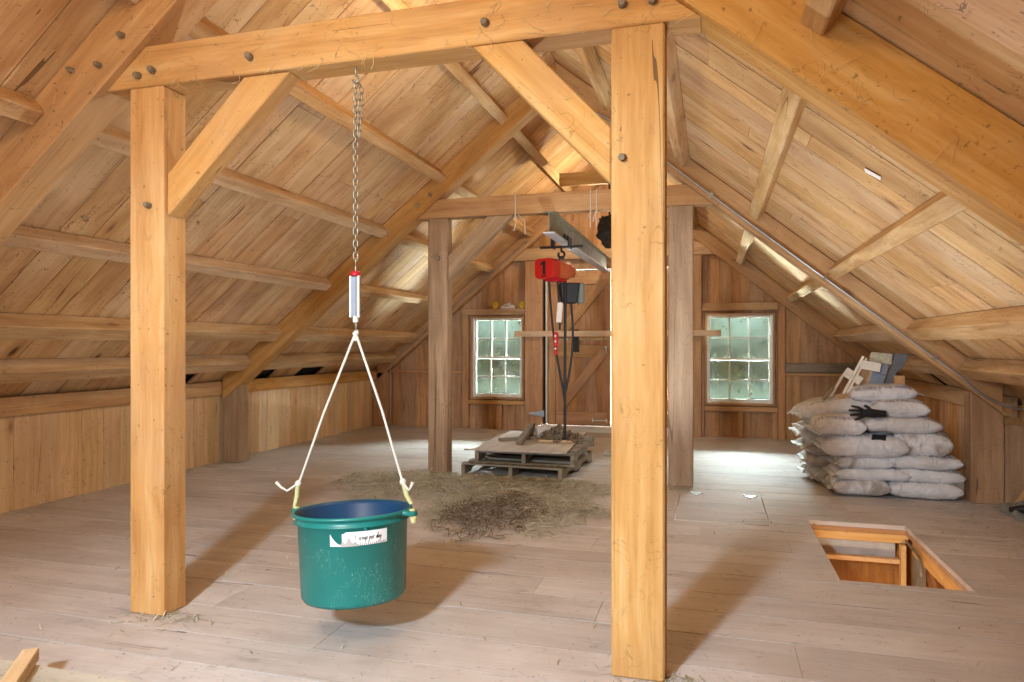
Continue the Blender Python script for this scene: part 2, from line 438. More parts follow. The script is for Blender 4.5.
# knee walls with plates
for side, nm, X in ((-1, 'wall_left', XL), (1, 'wall_right', XR)):
    w = MB()
    for (y0, y1) in rows(YN, YR, .16, .3):
        d = random.uniform(0, .006)
        x0, x1 = (X-.03-d, X-d) if side < 0 else (X+d, X+.03+d)
        w.bb(x0, x1, y0+.002, y1-.002, 0, .86, long=(0, 0, 1))
    x0, x1 = (X-.5, X-.045) if side < 0 else (X+.045, X+.5)
    w.bb(x0, x1, YN, YR+.1, -.05, .70, mi=1, long=(0, 1, 0))
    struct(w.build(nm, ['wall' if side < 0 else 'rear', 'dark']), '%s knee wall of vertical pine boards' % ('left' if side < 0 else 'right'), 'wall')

# gable walls
WIN = [(-3.905, -2.985, .50, 1.88), (-.12, .89, .49, 1.88)]
DOOR = (-2.64, -.49, .09, 2.62)
def gable(nm, y, holes, mat, dirn):
    w = MB()
    for (x0, x1) in rows(XL-.2, XR+.2, .17, .29):
        zt0, zt1 = roofz(x0, .02), roofz(x1, .02)
        rs = [(x0, x1, 0, max(zt0, zt1))]
        for h in holes: rs = rect_minus(rs, h)
        rnd = random.random(); d = random.uniform(0, .006)
        for (a, b, c, e) in rs:
            if b-a < .008: continue
            top = e >= max(zt0, zt1)-1e-6
            ta, tb = (roofz(a, .02), roofz(b, .02)) if top else (e, e)
            ya, yb = (y+d, y+d+.03) if dirn > 0 else (y-d-.03, y-d)
            if a < XC < b and top: ta = tb = min(ta, tb)+.02
            w.hexa([(a+.0015, ya, c), (b-.0015, ya, c), (b-.0015, yb, c), (a+.0015, yb, c), (a+.0015, ya, ta), (b-.0015, ya, tb), (b-.0015, yb, tb), (a+.0015, yb, ta)], (0, 0, 1), rnd=rnd)
    # backing sheet
    rs = [(XL-.5, XR+.5, -.2, 4.6)]
    for h in holes: rs = rect_minus(rs, h)
    for (a, b, c, e) in rs:
        ya, yb = (y+.04, y+.07) if dirn > 0 else (y-.07, y-.04)
        w.bb(a, b, ya, yb, c, e, mi=1)
    return w.build(nm, [mat, 'dark'])
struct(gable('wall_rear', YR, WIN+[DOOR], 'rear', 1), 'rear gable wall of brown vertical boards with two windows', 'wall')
struct(gable('wall_front', YN, [], 'rear', -1), 'near gable wall of brown boards', 'wall')

# plates
for side, X in ((-1, XL), (1, XR)):
    for (y0, y1, wh) in ((YN, 7.025, 'near'), (7.23, YR, 'far')):
        p = MB()
        if side < 0: p.bb(X+.002, X+.045, y0, y1, .805, .965, bev=.004)
        else: p.bb(X-.045, X-.002, y0, y1, .75, .93, bev=.004)
        tag(p.build('wall_plate', 'timber' if side < 0 else 'rear_timber'), 'long horizontal board capping the %s knee wall, %s the %s knee post' % (('left', 'nearer than' if wh == 'near' else 'beyond', 'left') if side < 0 else ('right', 'nearer than' if wh == 'near' else 'behind feed bags, beyond', 'right')), 'timber', 'horizontal boards on the knee walls')

# ------------------------------------------------------------------ timber frames
FRAMES = {'front': dict(post=(2.94, 3.105), raft=(2.90, 3.10), off=-.095),
          'middle': dict(post=(7.06, 7.21), raft=(7.03, 7.22), off=-.02),
          'rear': dict(post=(10.94, 11.08), raft=(10.93, 11.085), off=.0)}
def und(off, a): return 4.077+off-SL*a
def peg(mb_parent, x, z, y, r=.016, L=.035):
    m = MB(); R = rotm(rx=PI/2+random.uniform(-.25, .25), ry=random.uniform(-.25, .25))
    m.lathe([(0, L), (r*.8, L), (r, L*.7), (r, -.02), (0, -.02)], (x, y, z), R, 8, smooth=False)
    m.build('peg', 'oldgrey', mb_parent)
EAVE = {'front': 4.03, 'middle': 4.07, 'rear': 4.03}
for fn, F in FRAMES.items():
    for side in (-1, 1):
        e = EAVE[fn]-(.07 if fn == 'middle' and side > 0 else 0)
        e0 = e
        poly = [(XC+side*e0, und(F['off'], e0)), (XC, und(F['off'], 0)), (XC, APEX-.003), (XC+side*e0, roofz(XC+side*e0)-.003)]
        m = MB(); m.prism_y(poly, F['raft'][0], F['raft'][1], long=(-side*CT, 0, ST), bev=.006)
        r = m.build('rafter', {'front': 'timber', 'middle': 'timber_mid', 'rear': 'rear_timber'}[fn])
        s = 'left' if side < 0 else 'right'
        tag(r, {'front': 'heavy golden %s rafter of the nearest frame, crossing the upper %s of the picture',
                'middle': 'heavy %s rafter of the middle frame, sloping down to the %s knee post',
                'rear': 'brown %s rafter lying against the far gable wall, on its %s side'}[fn] % (s, s), 'rafter', 'rafters')
        if fn == 'front' and side < 0:
            for (x, z) in ((-3.262, 2.855), (-3.08, 2.86), (-2.93, 3.0)): peg(r, x, z, F['raft'][0])
        if fn == 'middle' and side < 0:
            for (x, z) in ((-3.10, 2.93), (-2.95, 3.03), (-2.82, 3.2)): peg(r, x, z, F['raft'][0], .02)
# posts
def kneepost(x0, x1, y0, y1, mat, label, name):
    za, zb = und(-.02, abs(x0-XC))-.003, und(-.02, abs(x1-XC))-.003
    m = MB(); m.hexa([(x0, y0, 0), (x1, y0, 0), (x1, y1, 0), (x0, y1, 0), (x0, y0, za), (x1, y0, zb), (x1, y1, zb), (x0, y1, za)], (0, 0, 1), bev=.008)
    return tag(m.build(name, mat), label, 'post', 'upright timber posts')
def post(x0, x1, y0, y1, z1, mat, label, name='timber_post', bev=.008):
    m = MB(); m.bb(x0, x1, y0, y1, 0, z1, long=(0, 0, 1), bev=bev)
    return tag(m.build(name, mat), label, 'post', 'upright timber posts')
pf = FRAMES['front']['post']; pb = FRAMES['middle']['post']
p1 = post(-2.93, -2.715, pf[0], pf[1], 2.739, 'timber', 'golden timber post left of the hanging green bucket')
p2 = post(-.413, -.192, pf[0], pf[1], 2.739, 'timber', 'broad golden timber post right of the bucket, nearest the viewer')
p3 = post(-2.995, -2.77, pb[0], pb[1], 2.779, 'timber_grey', 'brown timber post standing left of the pallets, behind the hay')
p4 = post(-.425, -.186, pb[0], pb[1], 2.779, 'timber_grey', 'brown timber post beside the closed floor hatch, partly behind the broadest post')
peg(p1, -2.80, 2.12, pf[0]); peg(p2, -.365, 2.19, pf[0]); peg(p3, -2.87, 2.35, pb[0], .02)
post(-2.95, -2.655, 10.96, 11.09, 2.77, 'rear_timber', 'wide brown post between left far window and the plank doors')
post(-.475, -.165, 10.96, 11.09, 2.77, 'rear_timber', 'wide brown post left of the right far window')
kp = kneepost(-5.63, -5.40, 7.035, 7.215, 'timber_grey', 'short stout knee post at the left wall under the middle rafter', 'knee_post')
kp2 = kneepost(2.19, 2.45, 7.035, 7.215, 'timber_grey', 'short cracked knee post right of the feed bags', 'knee_post')
m = MB(); m.bb(2.452, 2.615, 7.03, 7.06, 0, .70, long=(0, 0, 1)); m.build('side_board', 'timber_grey', kp2)
post(-5.675, -5.38, 10.93, 11.09, .93, 'rear_timber', 'corner post in the far left corner beside thin conduit', 'corner_post')
# tie beams
ff = FRAMES['front']; fm = FRAMES['middle']; fr = FRAMES['rear']
def tie(fn, z0, z1, y0, y1, mat, label):
    off = FRAMES[fn]['off']; a0 = (4.077+off-z0)/SL-.002; a1 = (4.077+off-z1)/SL-.002
    m = MB(); m.prism_y([(XC-a0, z0), (XC+a0, z0), (XC+a1, z1), (XC-a1, z1)], y0, y1, long=(1, 0, 0), bev=.006)
    return tag(m.build('tie_beam', mat), label, 'beam', 'cross beams')
tb = tie('front', 2.74, 2.95, pf[0], pf[1], 'timber', 'golden cross beam of the nearest frame that carries the chain'); tb['kind'] = 'thing'
for x, z in ((-2.865, 2.8), (-2.775, 2.815), (-2.19, 2.815), (-.97, 2.83), (-.365, 2.83), (-.24, 2.83)): peg(tb, x, z, pf[0], .018)
tb2 = tie('middle', 2.78, 2.985, pb[0], pb[1], 'timber_mid', 'cross beam of the middle frame above the red hoist'); tb2['kind'] = 'thing'
tb3 = tie('rear', 2.775, 2.97, 10.95, 11.09, 'rear_timber', 'brown cross beam on the far gable wall above the doors'); tb3['kind'] = 'thing'
# braces
def brace(poly, y0, y1, mat, label, long):
    m = MB(); m.prism_y(poly, y0, y1, long=long, bev=.006); return tag(m.build('knee_brace', mat), label, 'brace', 'diagonal braces')
brace([(-2.713, 2.07), (-2.713, 2.285), (-2.25, 2.738), (-1.985, 2.738)], 2.965, 3.07, 'timber', 'diagonal brace from the post left of the bucket up to the beam', (1, 0, 1))
brace([(-.415, 2.085), (-.415, 2.32), (-.80, 2.738), (-1.035, 2.738)], 2.945, 3.075, 'timber', 'broad golden diagonal brace at left of the broadest post', (-1, 0, 1))
brace([(-2.768, 2.10), (-2.768, 2.37), (-2.32, 2.778), (-2.04, 2.778)], 7.08, 7.19, 'timber_grey', 'diagonal brace from the post behind the hay to the middle beam', (1, 0, 1))

# purlins
AX = [.61, 1.31, 2.0, 2.7, 3.37, 3.79]
ordn = ['topmost', 'second from the ridge', 'third from the ridge', 'fourth from the ridge', 'fifth from the ridge', 'lowest']
BAYS = (('near', YN, 2.90, 'nearest the viewer, before the nearest frame'), ('mid', 3.10, 7.03, 'between the nearest and middle frames'), ('far', 7.22, 10.93, 'between the middle frame and the far wall'))
PD, PW = .115, .105
for side in (-1, 1):
    for bay, y0, y1, words in BAYS:
        for i, a in enumerate(AX):
            if bay == 'near' and (i in (0, 3, 4, 5)): continue
            n = V((-side*ST, 0, -CT)); t = V((side*CT, 0, -ST))
            pd, pw = (PD, PW) if i < 4 else (.135, .15)
            c = V((XC+side*a, 0, APEX-SL*a))
            pts = [c+t*u+n*d for u, d in ((-pw/2, .002), (pw/2, .002), (pw/2, pd), (-pw/2, pd))]
            m = MB(); m.hexa([p+V((0, y0, 0)) for p in pts]+[p+V((0, y1, 0)) for p in pts], (0, 1, 0), bev=.007)
            s = 'left' if side < 0 else 'right'
            tag(m.build('purlin', 'purlin'), '%s %s roof purlin, %s' % (ordn[i], s, words), 'purlin', 'roof purlins')
# collar above middle beam
m = MB(); y = 9.0
m.bb(-1.95, -.78, y, y+.05, 3.495, 3.665, long=(1, 0, 0), bev=.004)
o = tag(m.build('collar_plank', 'timber'), 'short plank across the roof just under the ridge, beyond the middle beam', 'plank')

# ------------------------------------------------------------------ rear wall joinery
def rbox(nm, x0, x1, z0, z1, label, mat='rear_timber', y0=11.02, y1=11.098, cat='board', group='studs and rails on the far wall'):
    m = MB(); m.bb(x0, x1, y0, y1, z0, z1, bev=.003)
    return tag(m.build(nm, mat), label, cat, group)
rbox('stud', -4.05, -3.945, 0, 1.98, 'brown stud framing the left side of the left far window')
rbox('stud', -3.035, -2.955, 0, .41, 'short stud under the right corner of the left far window')
rbox('header', -4.05, -2.955, 1.90, 2.0, 'brown header over the left far window, holding two yellow rolls', y0=10.975)
rbox('sill_board', -3.942, -2.955, .415, .485, 'brown board under the left far window', y0=11.0)
rbox('stud', -3.46, -3.36, 0, .41, 'short reddish stud below the middle of the left far window')
rbox('stud', .93, 1.03, 0, 2.03, 'brown stud framing the right side of the right far window')
rbox('stud', -.16, -.125, 0, 1.92, 'narrow stud framing the left side of the right far window')
rbox('header', -.16, .925, 1.925, 2.035, 'brown header over the right far window', y0=10.99)
rbox('sill_board', -.12, .925, .40, .475, 'brown board under the right far window', y0=11.0)
rbox('stud', .36, .44, 0, .395, 'short stud below the middle of the right far window')
rbox('stud', .86, .925, 0, .395, 'short stud below the right corner of the right far window')
rbox('ledger', -5.37, -4.055, .925, .965, 'thin ledge rail on the far wall near the left corner', 'rear_timber', 11.03)
rbox('ledger', 1.035, 2.05, 1.0, 1.13, 'dark horizontal plank on the far wall behind the feed bags', 'oldgrey', 11.03)
rbox('ledger', 1.035, 2.2, .945, .985, 'thin pale rail on the far wall, right under the dark plank', 'timber', 11.01)

def window(n, x0, x1, z0, z1):
    e = empty('window_%d' % n, ((x0+x1)/2, 11.1, z0)); struct(e, '%s far window, white six over six sash' % ('left' if n == 1 else 'right'), 'window')
    fr_ = MB(); j = .035
    fr_.bb(x0, x0+j, 11.035, 11.19, z0, z1, bev=.003); fr_.bb(x1-j, x1, 11.035, 11.19, z0, z1, bev=.003)
    fr_.bb(x0+j, x1-j, 11.035, 11.19, z1-j, z1, bev=.003); fr_.bb(x0+j, x1-j, 11.01, 11.2, z0, z0+.03, bev=.003)
    fr_.build('window_frame', 'rear_timber', e)
    a, b, c, d = x0+j, x1-j, z0+.032, z1-j
    zm = (c+d)/2
    for nm, y, s0, s1 in (('upper_sash', 11.135, zm-.02, d), ('lower_sash', 11.09, c, zm+.02)):
        s = MB(); w = .045
        s.bb(a+.002, a+w, y-.017, y+.017, s0, s1, bev=.003); s.bb(b-w, b-.002, y-.017, y+.017, s0, s1, bev=.003)
        s.bb(a+w, b-w, y-.017, y+.017, s1-w*.8, s1, bev=.003); s.bb(a+w, b-w, y-.017, y+.017, s0, s0+(w*1.3 if nm == 'lower_sash' else w*.8), bev=.003)
        sh = s.build(nm, 'white', e)
        mu = MB(); g0, g1 = s0+w, s1-w*.8
        for k in (1, 2):
            x = a+w+(b-a-2*w)*k/3; mu.bb(x-.011, x+.011, y-.013, y+.013, g0-.02, g1)
        zc = (g0+g1)/2; mu.bb(a+w, b-w, y-.012, y+.012, zc-.011, zc+.011)
        mu.build('muntins', 'white', sh)
        gl = MB(); gl.bb(a+w, b-w, y-.002, y+.001, s0+.02, s1-.02); gl.build('glass', 'glass', sh)
    st = MB(); st.bb(a, a+.03, 11.045, 11.068, c, d); st.bb(b-.03, b, 11.045, 11.068, c, d); st.build('stop_bead', 'white', e)
    for k in (.28, .72):
        l = MB(); x = a+(b-a)*k; l.box((x, 11.083, zm+.028), (.05, .022, .016), bev=.004); l.build('sash_lock', 'white', e)
window(1, *WIN[0]); window(2, *WIN[1])

# plank doors
def leaf(n, x0, x1, label, flip):
    e = empty('door_%d' % n, ((x0+x1)/2, 11.1, .1)); struct(e, label, 'door')
    z0, z1, zs = .105, 2.60, 1.49
    for nm, a, b in (('lower_planks', z0, zs-.004), ('upper_planks', zs+.004, z1)):
        p = MB()
        for (u, v) in rows(x0-.02 if not flip else x0+.002, x1-.004, .13, .2): p.bb(u+.001, v-.001, 11.125, 11.15, a, b, long=(0, 0, 1))
        p.build(nm, 'rear', e)
    fx = (lambda x: x) if not flip else (lambda x: x0+x1-x)
    def rail(xa, xb, a, b):
        p = MB(); xa, xb = sorted((fx(xa), fx(xb))); p.bb(xa, xb, 11.09, 11.124, a, b, bev=.004); p.build('rail', 'rear_timber', e)
    rail(x0+.16, x1-.06, 1.2, 1.40); rail(x0+.16, x1-.06, .12, .32); rail(x0+.04, x0+.15, .12, 1.45)
    rail(x0+.03, x1-.03, 2.38, 2.55)
    def diag(xa, za, xb, zb, w):
        p = MB(); p.bar((fx(xa), 11.095, za), (fx(xb), 11.095, zb), .05, w, up=(0, 0, 1), bev=.004); p.build('brace', 'rear_timber', e)
    diag(x0+.24, .40, x1-.10, 1.30, .15); diag(x0+.22, 1.56, x1-.10, 2.42, .15)
    return e
XD = -1.56
d1 = leaf(1, -2.615, XD-.006, 'left plank door leaf with diagonal braces in the far wall', False)
leaf(2, XD+.012, -.51, 'right plank door leaf in the far wall, behind the broadest post', True)
h = MB(); h.bb(-1.86, -1.62, 11.06, 11.075, .185, .2); h.bb(-1.86, -1.845, 11.06, 11.09, .165, .225); h.bb(-1.635, -1.62, 11.06, 11.09, .165, .225); h.build('door_handle', 'white', d1)
h = MB(); h.box((-2.12, 11.045, 1.47), (.10, .012, .36), bev=.004); h.bb(-2.17, -2.07, 11.045, 11.09, 1.29, 1.31); h.build('bar_bracket', 'blackmetal', d1)
h = MB(); h.tube([(-1.64, 11.07, 1.34), (-1.64, 11.05, 1.30), (-1.64, 11.07, 1.26)], .016, 8); h.box((-1.64, 11.08, 1.36), (.04, .02, .05)); h.build('latch', 'steel', d1)
h = MB(); h.prism_y([(-2.62, .235), (-2.62, .345), (-2.70, .325), (-2.88, .30), (-2.88, .28), (-2.70, .255)], 10.945, 10.956); h.build('strap_hinge', 'bluetape', d1)
m = MB(); m.bb(-2.652, -2.622, 11.03, 11.1, 0, 2.77, long=(0, 0, 1)); struct(m.build('trim_1', 'dark'))
m = MB(); m.bb(-2.62, -2.595, 11.05, 11.1, .08, 2.7, long=(0, 0, 1)); struct(m.build('trim_2', 'whitewood'))
m = MB(); m.bb(-2.59, -.5, 11.04, 11.12, .055, .09, long=(1, 0, 0)); m.bb(-2.59, -.5, 11.06, 11.12, 0, .054, long=(1, 0, 0)); struct(m.build('trim_3', 'whitewood'))
m = MB(); m.bb(-3.11, .12, 10.905, 10.945, 1.535, 1.625, long=(1, 0, 0), bev=.003); tag(m.build('door_bar', 'bar'), 'long pale lumber bar across the plank doors, its ends before both windows', 'bar')

# yellow rolls on window header
for x, w in ((-3.47, 'left'), (-3.005, 'right')):
    m = MB(); R = rotm(rx=PI/2)
    m.lathe([(.0, .02), (.014, .02), (.016, .03), (.05, .03), (.058, .022), (.058, -.022), (.05, -.03), (0, -.03)], (x, 11.02, 2.0585), R, 24)
    r = m.build('twine_roll', 'yellow'); tag(r, 'round yellow twine roll at the %s end of the window header' % w, 'roll', 'yellow rolls')
    c = MB(); c.lathe([(0, .034), (.012, .034), (.012, .0)], (x, 11.02, 2.0585), R, 12); c.build('core', 'cardboard', r)
m = MB(); m.box((-3.25, 11.01, 2.018), (.24, .06, .035), bev=.008); m.box((-3.2, 11.01, 2.05), (.12, .05, .03), rotm(ry=.2), bev=.006); m.tube([(-3.36, 11.0, 2.02), (-3.3, 10.99, 2.06), (-3.2, 11.0, 2.085)], .012, 8)
tag(m.build('tape_gun', 'jug'), 'small pale tool lying between two yellow rolls', 'tool')

# dark stand-in for an unidentified patch: papery nest hanging beyond the middle beam
m = MB(); seg, ring = 18, 12; vs = []; fs = []
for i in range(ring+1):
    for k in range(seg):
        th = PI*i/ring; ph = 2*PI*k/seg
        p = V((math.sin(th)*math.cos(ph)*.15, math.sin(th)*math.sin(ph)*.12, math.cos(th)*.2))
        p *= 1+.35*mnoise.noise(p*17)
        vs.append(p+V((-1.29, 8.95, 2.87)))
for i in range(ring):
    for k in range(seg): fs.append((i*seg+k, i*seg+(k+1) % seg, (i+1)*seg+(k+1) % seg, (i+1)*seg+k))
m.add(vs, fs, smooth=True); m.tube([(-1.29, 9.02, 3.02), (-1.29, 9.02, 3.5)], .012, 6)
tag(m.build('dark_lump', 'knobbly'), 'dark rough papery clump hanging beyond the middle beam, beside the broadest post', 'lump')

# ------------------------------------------------------------------ steel beam and hoist
XRL = XC-.045
ib = empty('steel_beam', (XC, 6.95, 2.54)); tag(ib, 'dusty steel I-beam rail running from middle beam to the doors', 'beam', kind='thing')
m = MB(); y0, y1 = 6.93, 10.9
m.bb(XRL-.06, XRL+.06, y0, 7.055, 2.755, 2.768); m.bb(XRL-.06, XRL+.06, 7.055, y1, 2.755, 2.768); m.build('top_flange', 'ibeam', ib)
m = MB(); m.bb(XRL-.005, XRL+.005, y0, y1, 2.557, 2.754); m.build('web', 'ibeam', ib)
m = MB(); m.bb(XRL-.06, XRL+.06, y0, y1, 2.542, 2.556); m.build('bottom_flange', 'ibeam_u', ib)
YH = 7.55; XH = XRL-.0
ho = empty('chain_hoist', (XH, YH, 1.9)); tag(ho, 'red electric chain hoist marked 1 hanging from the steel rail', 'hoist')
m = MB()
for s in (-1, 1):
    m.box((XH+s*.095, YH, 2.53), (.012, .2, .12), bev=.004)
    for d in (-.06, .06): m.lathe([(0, .012), (.032, .012), (.032, -.012), (0, -.012)], (XH+s*.05, YH+d, 2.588), rotm(ry=PI/2), 14)
m.tube([(XH-.24, YH, 2.485), (XH+.24, YH, 2.485)], .014, 8); m.build('trolley', 'blackmetal', ho)
m = MB(); pts = [(XH, YH, 2.48), (XH, YH, 2.44)]+[(XH+.035*math.sin(a), YH, 2.40+.035*math.cos(a)) for a in [k*PI/8 for k in range(0, 15)]]
m.tube(pts, .013, 8); m.build('hook', 'blackmetal', ho)
m = MB(); m.tube([(XH-.02, YH, 2.345), (XH-.02, YH, 2.375), (XH+.02, YH, 2.375), (XH+.02, YH, 2.345)], .012, 8); m.build('lug', 'blackmetal', ho)
# body: axis along +x and a little away
RB = rotm(rz=math.radians(68))
cB = V((XH-.085, YH+.02, 2.235))
def octo(x0, x1, hw, hz, ch, sc=1):
    vs = []
    for x, k in ((x0, 1), (x1, sc)):
        for (a, b) in ((-hw+ch, -hz), (hw-ch, -hz), (hw, -hz+ch), (hw, hz-ch), (hw-ch, hz), (-hw+ch, hz), (-hw, hz-ch), (-hw, -hz+ch)):
            vs.append(cB+RB@V((x, a*k, b*k)))
    return vs, [tuple(range(8)), tuple(range(15, 7, -1))]+[(i, (i+1) % 8, 8+(i+1) % 8, 8+i) for i in range(8)]
m = MB(); m.solid(*octo(-.205, -.06, .125, .11, .035), bev=.006); m.build('motor_cover', 'red', ho)
m = MB(); m.solid(*octo(-.059, .19, .115, .10, .04), bev=.006); m.build('gear_case', 'fadedred', ho)
m = MB(); m.solid(*octo(.191, .33, .085, .075, .03, .85), bev=.006); m.build('brake_cover', 'fadedred', ho)
m = MB(); m.box(cB+V((.02, .0, -.118)), (.2, .16, .03), RB, bev=.006); m.build('base_guard', 'redplastic', ho)
pc = cB+RB@V((-.2065, 0, .005))
n_ = RB@V((-1, 0, 0))
u_, z_ = RB@V((0, -1, 0)), V((0, 0, 1))
P1 = [(.024, -.072), (.024, .076), (-.006, .076), (-.044, .046), (-.034, .026), (-.010, .042), (-.010, -.072)]
m = MB(); q = [pc+u_*a+z_*b+n_*d for d in (0, .002) for a, b in P1]; k7 = len(P1)
m.solid(q, [tuple(range(k7)), tuple(range(2*k7-1, k7-1, -1))]+[(i, (i+1) % k7, k7+(i+1) % k7, k7+i) for i in range(k7)]); m.build('numeral', 'ink', ho)
m = MB(); m.bar(pc+u_*-.03-z_*.089, pc+u_*.04-z_*.089, .004, .012); m.build('small_print', 'ink', ho)
# chain container
m = MB(); c0 = V((XH+.055, YH+.14, 1.985))
RC = rotm(rz=math.radians(20))
m.solid([c0+RC@V(q) for q in ((-.085,-.06,-.12),(.085,-.06,-.12),(.085,.06,-.12),(-.085,.06,-.12),(-.115,-.075,.11),(.115,-.075,.11),(.115,.075,.11),(-.115,.075,.11))], [(3,2,1,0),(4,5,6,7),(0,1,5,4),(1,2,6,5),(2,3,7,6),(3,0,4,7)], bev=.012); m.build('chain_container', 'black', ho)
m = MB(); c1 = c0+RC@V((.135, .02, -.005)); m.box(c1, (.075, .14, .24), RC, bev=.02); m.build('container_side', 'gray', ho)
# cables
def sag(a, b, k=12, s=.0, sx=0):
    a, b = V(a), V(b); return [a.lerp(b, i/k)+V((sx*math.sin(PI*i/k), 0, -s*math.sin(PI*i/k))) for i in range(k+1)]
m = MB(); m.tube(sag((XH-.13, YH-.05, 2.13), (XH+.02, YH+.05, .85), sx=-.03), .012, 7); m.tube(sag((XH+.02, YH+.05, .85), (XH+.03, YH+.05, .35), sx=.006), .012, 7); m.build('control_cable', 'black', ho)
m = MB(); m.tube(sag((XH-.05, YH, 2.13), (XH-.02, YH, 1.57), sx=.01), .011, 7); m.build('pendant_cable', 'black', ho)
m = MB(); m.tube(sag((XH+.09, YH+.09, 1.875), (XH+.03, YH+.05, .86), sx=.05), .012, 7); m.build('slack_cable', 'black', ho)
m = MB(); m.box((XH-.02, YH-.01, 1.90-.14), (.06, .012, .22), rotm(ry=.08), bev=.003); m.build('hang_tag', 'tag', ho)
m = MB(); m.box((XH-.06, YH-.01, 1.46), (.05, .05, .17), bev=.014); m.box((XH-.06, YH-.01, 1.33), (.035, .04, .1), rotm(ry=.1), bev=.012)
pcx = m.build('pendant_control', 'redplastic', ho)
m = MB()
for z in (1.5, 1.44, 1.36):
    m = MB(); m.lathe([(0, .008), (.011, .008), (.011, 0)], (XH-.06, YH-.036, z), rotm(rx=PI/2), 10); m.build('button', 'white', pcx)
# heavy hanging line down to chain heap
m = MB(); m.tube(sag((XH+.035, YH+.04, 2.1), (XH+.03, YH+.04, .345), sx=0), .016, 7); m.build('load_chain', 'black', ho)

# ------------------------------------------------------------------ pallets and what lies on them
def pallet(c, rz, lx, ly, label, z0):
    e = empty('pallet', c[:2]+(z0,)); tag(e, label, 'pallet', 'stacked pallets')
    R = rotm(rz=rz); c = V((c[0], c[1], z0))
    P = lambda x, y, z: c+R@V((x, y, z))
    for i in range(3):
        x = -lx/2+.025+i*(lx-.05)/2
        m = MB()
        # stringer with two fork notches, along local y
        ys = [-ly/2, -ly*.36, -ly*.33, -ly*.13, -ly*.10, ly*.10, ly*.13, ly*.33, ly*.36, ly/2]
        zb = [.018, .018, .058, .058, .018, .018, .058, .058, .018, .018]
        for k in range(9):
            m.hexa([P(x-.02, ys[k], zb[k]), P(x+.02, ys[k], zb[k]), P(x+.02, ys[k+1], zb[k+1]), P(x-.02, ys[k+1], zb[k+1]), P(x-.02, ys[k], .115), P(x+.02, ys[k], .115), P(x+.02, ys[k+1], .115), P(x-.02, ys[k+1], .115)], R@V((0, 1, 0)), rnd=.5)
        m.build('stringer', 'pallet', e)
    nb = max(6, int(ly/.19))
    for i in range(nb):
        y = -ly/2+.05+i*(ly-.1)/(nb-1)
        m = MB(); dx = random.uniform(-.01, .01); m.box(P(dx, y, .126), (lx, .1, .02), R@rotm(rz=random.uniform(-.01, .01)), bev=.002); m.build('deck_board', 'pallet', e)
    for i in range(3):
        y = -ly/2+.05+i*(ly-.1)/2
        m = MB(); m.box(P(0, y, .009), (lx, .09, .016), R, bev=.002); m.build('bottom_board', 'pallet', e)
    return e
pallet((-2.0, 7.68), math.radians(-3.5), 1.13, 1.35, 'grey wooden pallet lying on the floor, under another pallet', 0.0)
pallet((-1.94, 7.86), math.radians(2), 1.08, 1.60, 'grey wooden pallet stacked beneath the plywood sheet', .1375)
# plywood sheet, ragged left edge
m = MB(); ptsL = []
top = [(-2.555, 7.0), (-1.455, 7.03), (-1.54, 8.78)]
k = 14
for i in range(k+1):
    f = i/k; ptsL.append((-2.52+.06*random.random()*(.3+f), 8.66-f*1.62))
poly = top+ptsL
n = len(poly); zz0, zz1 = .2765, .292
m.solid([(x, y, zz0) for x, y in poly]+[(x, y, zz1) for x, y in poly], [tuple(range(n-1, -1, -1)), tuple(range(n, 2*n))]+[(i, (i+1) % n, n+(i+1) % n, n+i) for i in range(n)], (0, 1, 0))
tag(m.build('plywood_sheet', 'ply'), 'tan plywood sheet with ragged edge on top of the pallets', 'board')
m = MB(); m.bar((-2.36, 7.66, .3105), (-1.98, 8.02, .3105), .07, .035, bev=.004); tag(m.build('wood_stick', 'oldgrey'), 'flat grey stick lying on the plywood sheet', 'stick', 'sticks on the plywood')
m = MB(); m.bar((-2.06, 7.42, .318), (-2.085, 8.1, .44), .075, .05, bev=.004); m.bar((-2.09, 8.06, .294), (-2.09, 8.06, .405), .07, .07, up=(1, 0, 0)); tag(m.build('wood_stick', 'oldgrey'), 'thick grey stick propped up on the plywood, beside the pale jug', 'stick', 'sticks on the plywood')
m = MB(); R = rotm(rx=0, ry=math.radians(78), rz=.5); m.lathe([(0, 0), (.06, 0), (.072, .015), (.075, .12), (.06, .16), (.024, .19), (.024, .215), (0, .215)], (-2.0, 7.96, .37), R, 20); j = m.build('plastic_jug', 'jug'); tag(j, 'cloudy white jug lying on the plywood', 'jug')
m = MB(); m.lathe([(0, .216), (.027, .216), (.027, .236), (0, .236)], (-2.0, 7.96, .37), R, 14); m.build('cap', 'white', j)
m = MB(); m.box((-1.72, 7.88, .303), (.42, .26, .02), rotm(rz=.1), bev=.004); tag(m.build('wood_slab', 'bar'), 'short pale slab under the chain heap on the plywood', 'board')
# chain heap
m = MB()
def link(mb, c, R, a=.02, b=.012, r=.0042, seg=10, ts=5):
    pts = []
    for i in range(seg):
        q = 2*PI*i/seg; pts.append(V(c)+R@V((b*math.cos(q), 0, a*math.sin(q)+(a*.35 if math.sin(q) > 0 else -a*.35))))
    mb.tube(pts, r, ts, closed=True)
for i in range(230):
    a = random.uniform(0, 2*PI); rr = abs(random.gauss(0, .09)); h = max(.0, .13-rr*.75)*random.random()
    link(m, (-1.72+1.5*rr*math.cos(a), 7.92+rr*math.sin(a), .325+h), rotm(random.uniform(0, 6), random.uniform(0, 6), random.uniform(0, 6)), .03, .017, .008, 8, 5)
tag(m.build('chain_heap', 'oldgrey'), 'heaped dusty chain on the pale slab, below the hoist', 'chain')
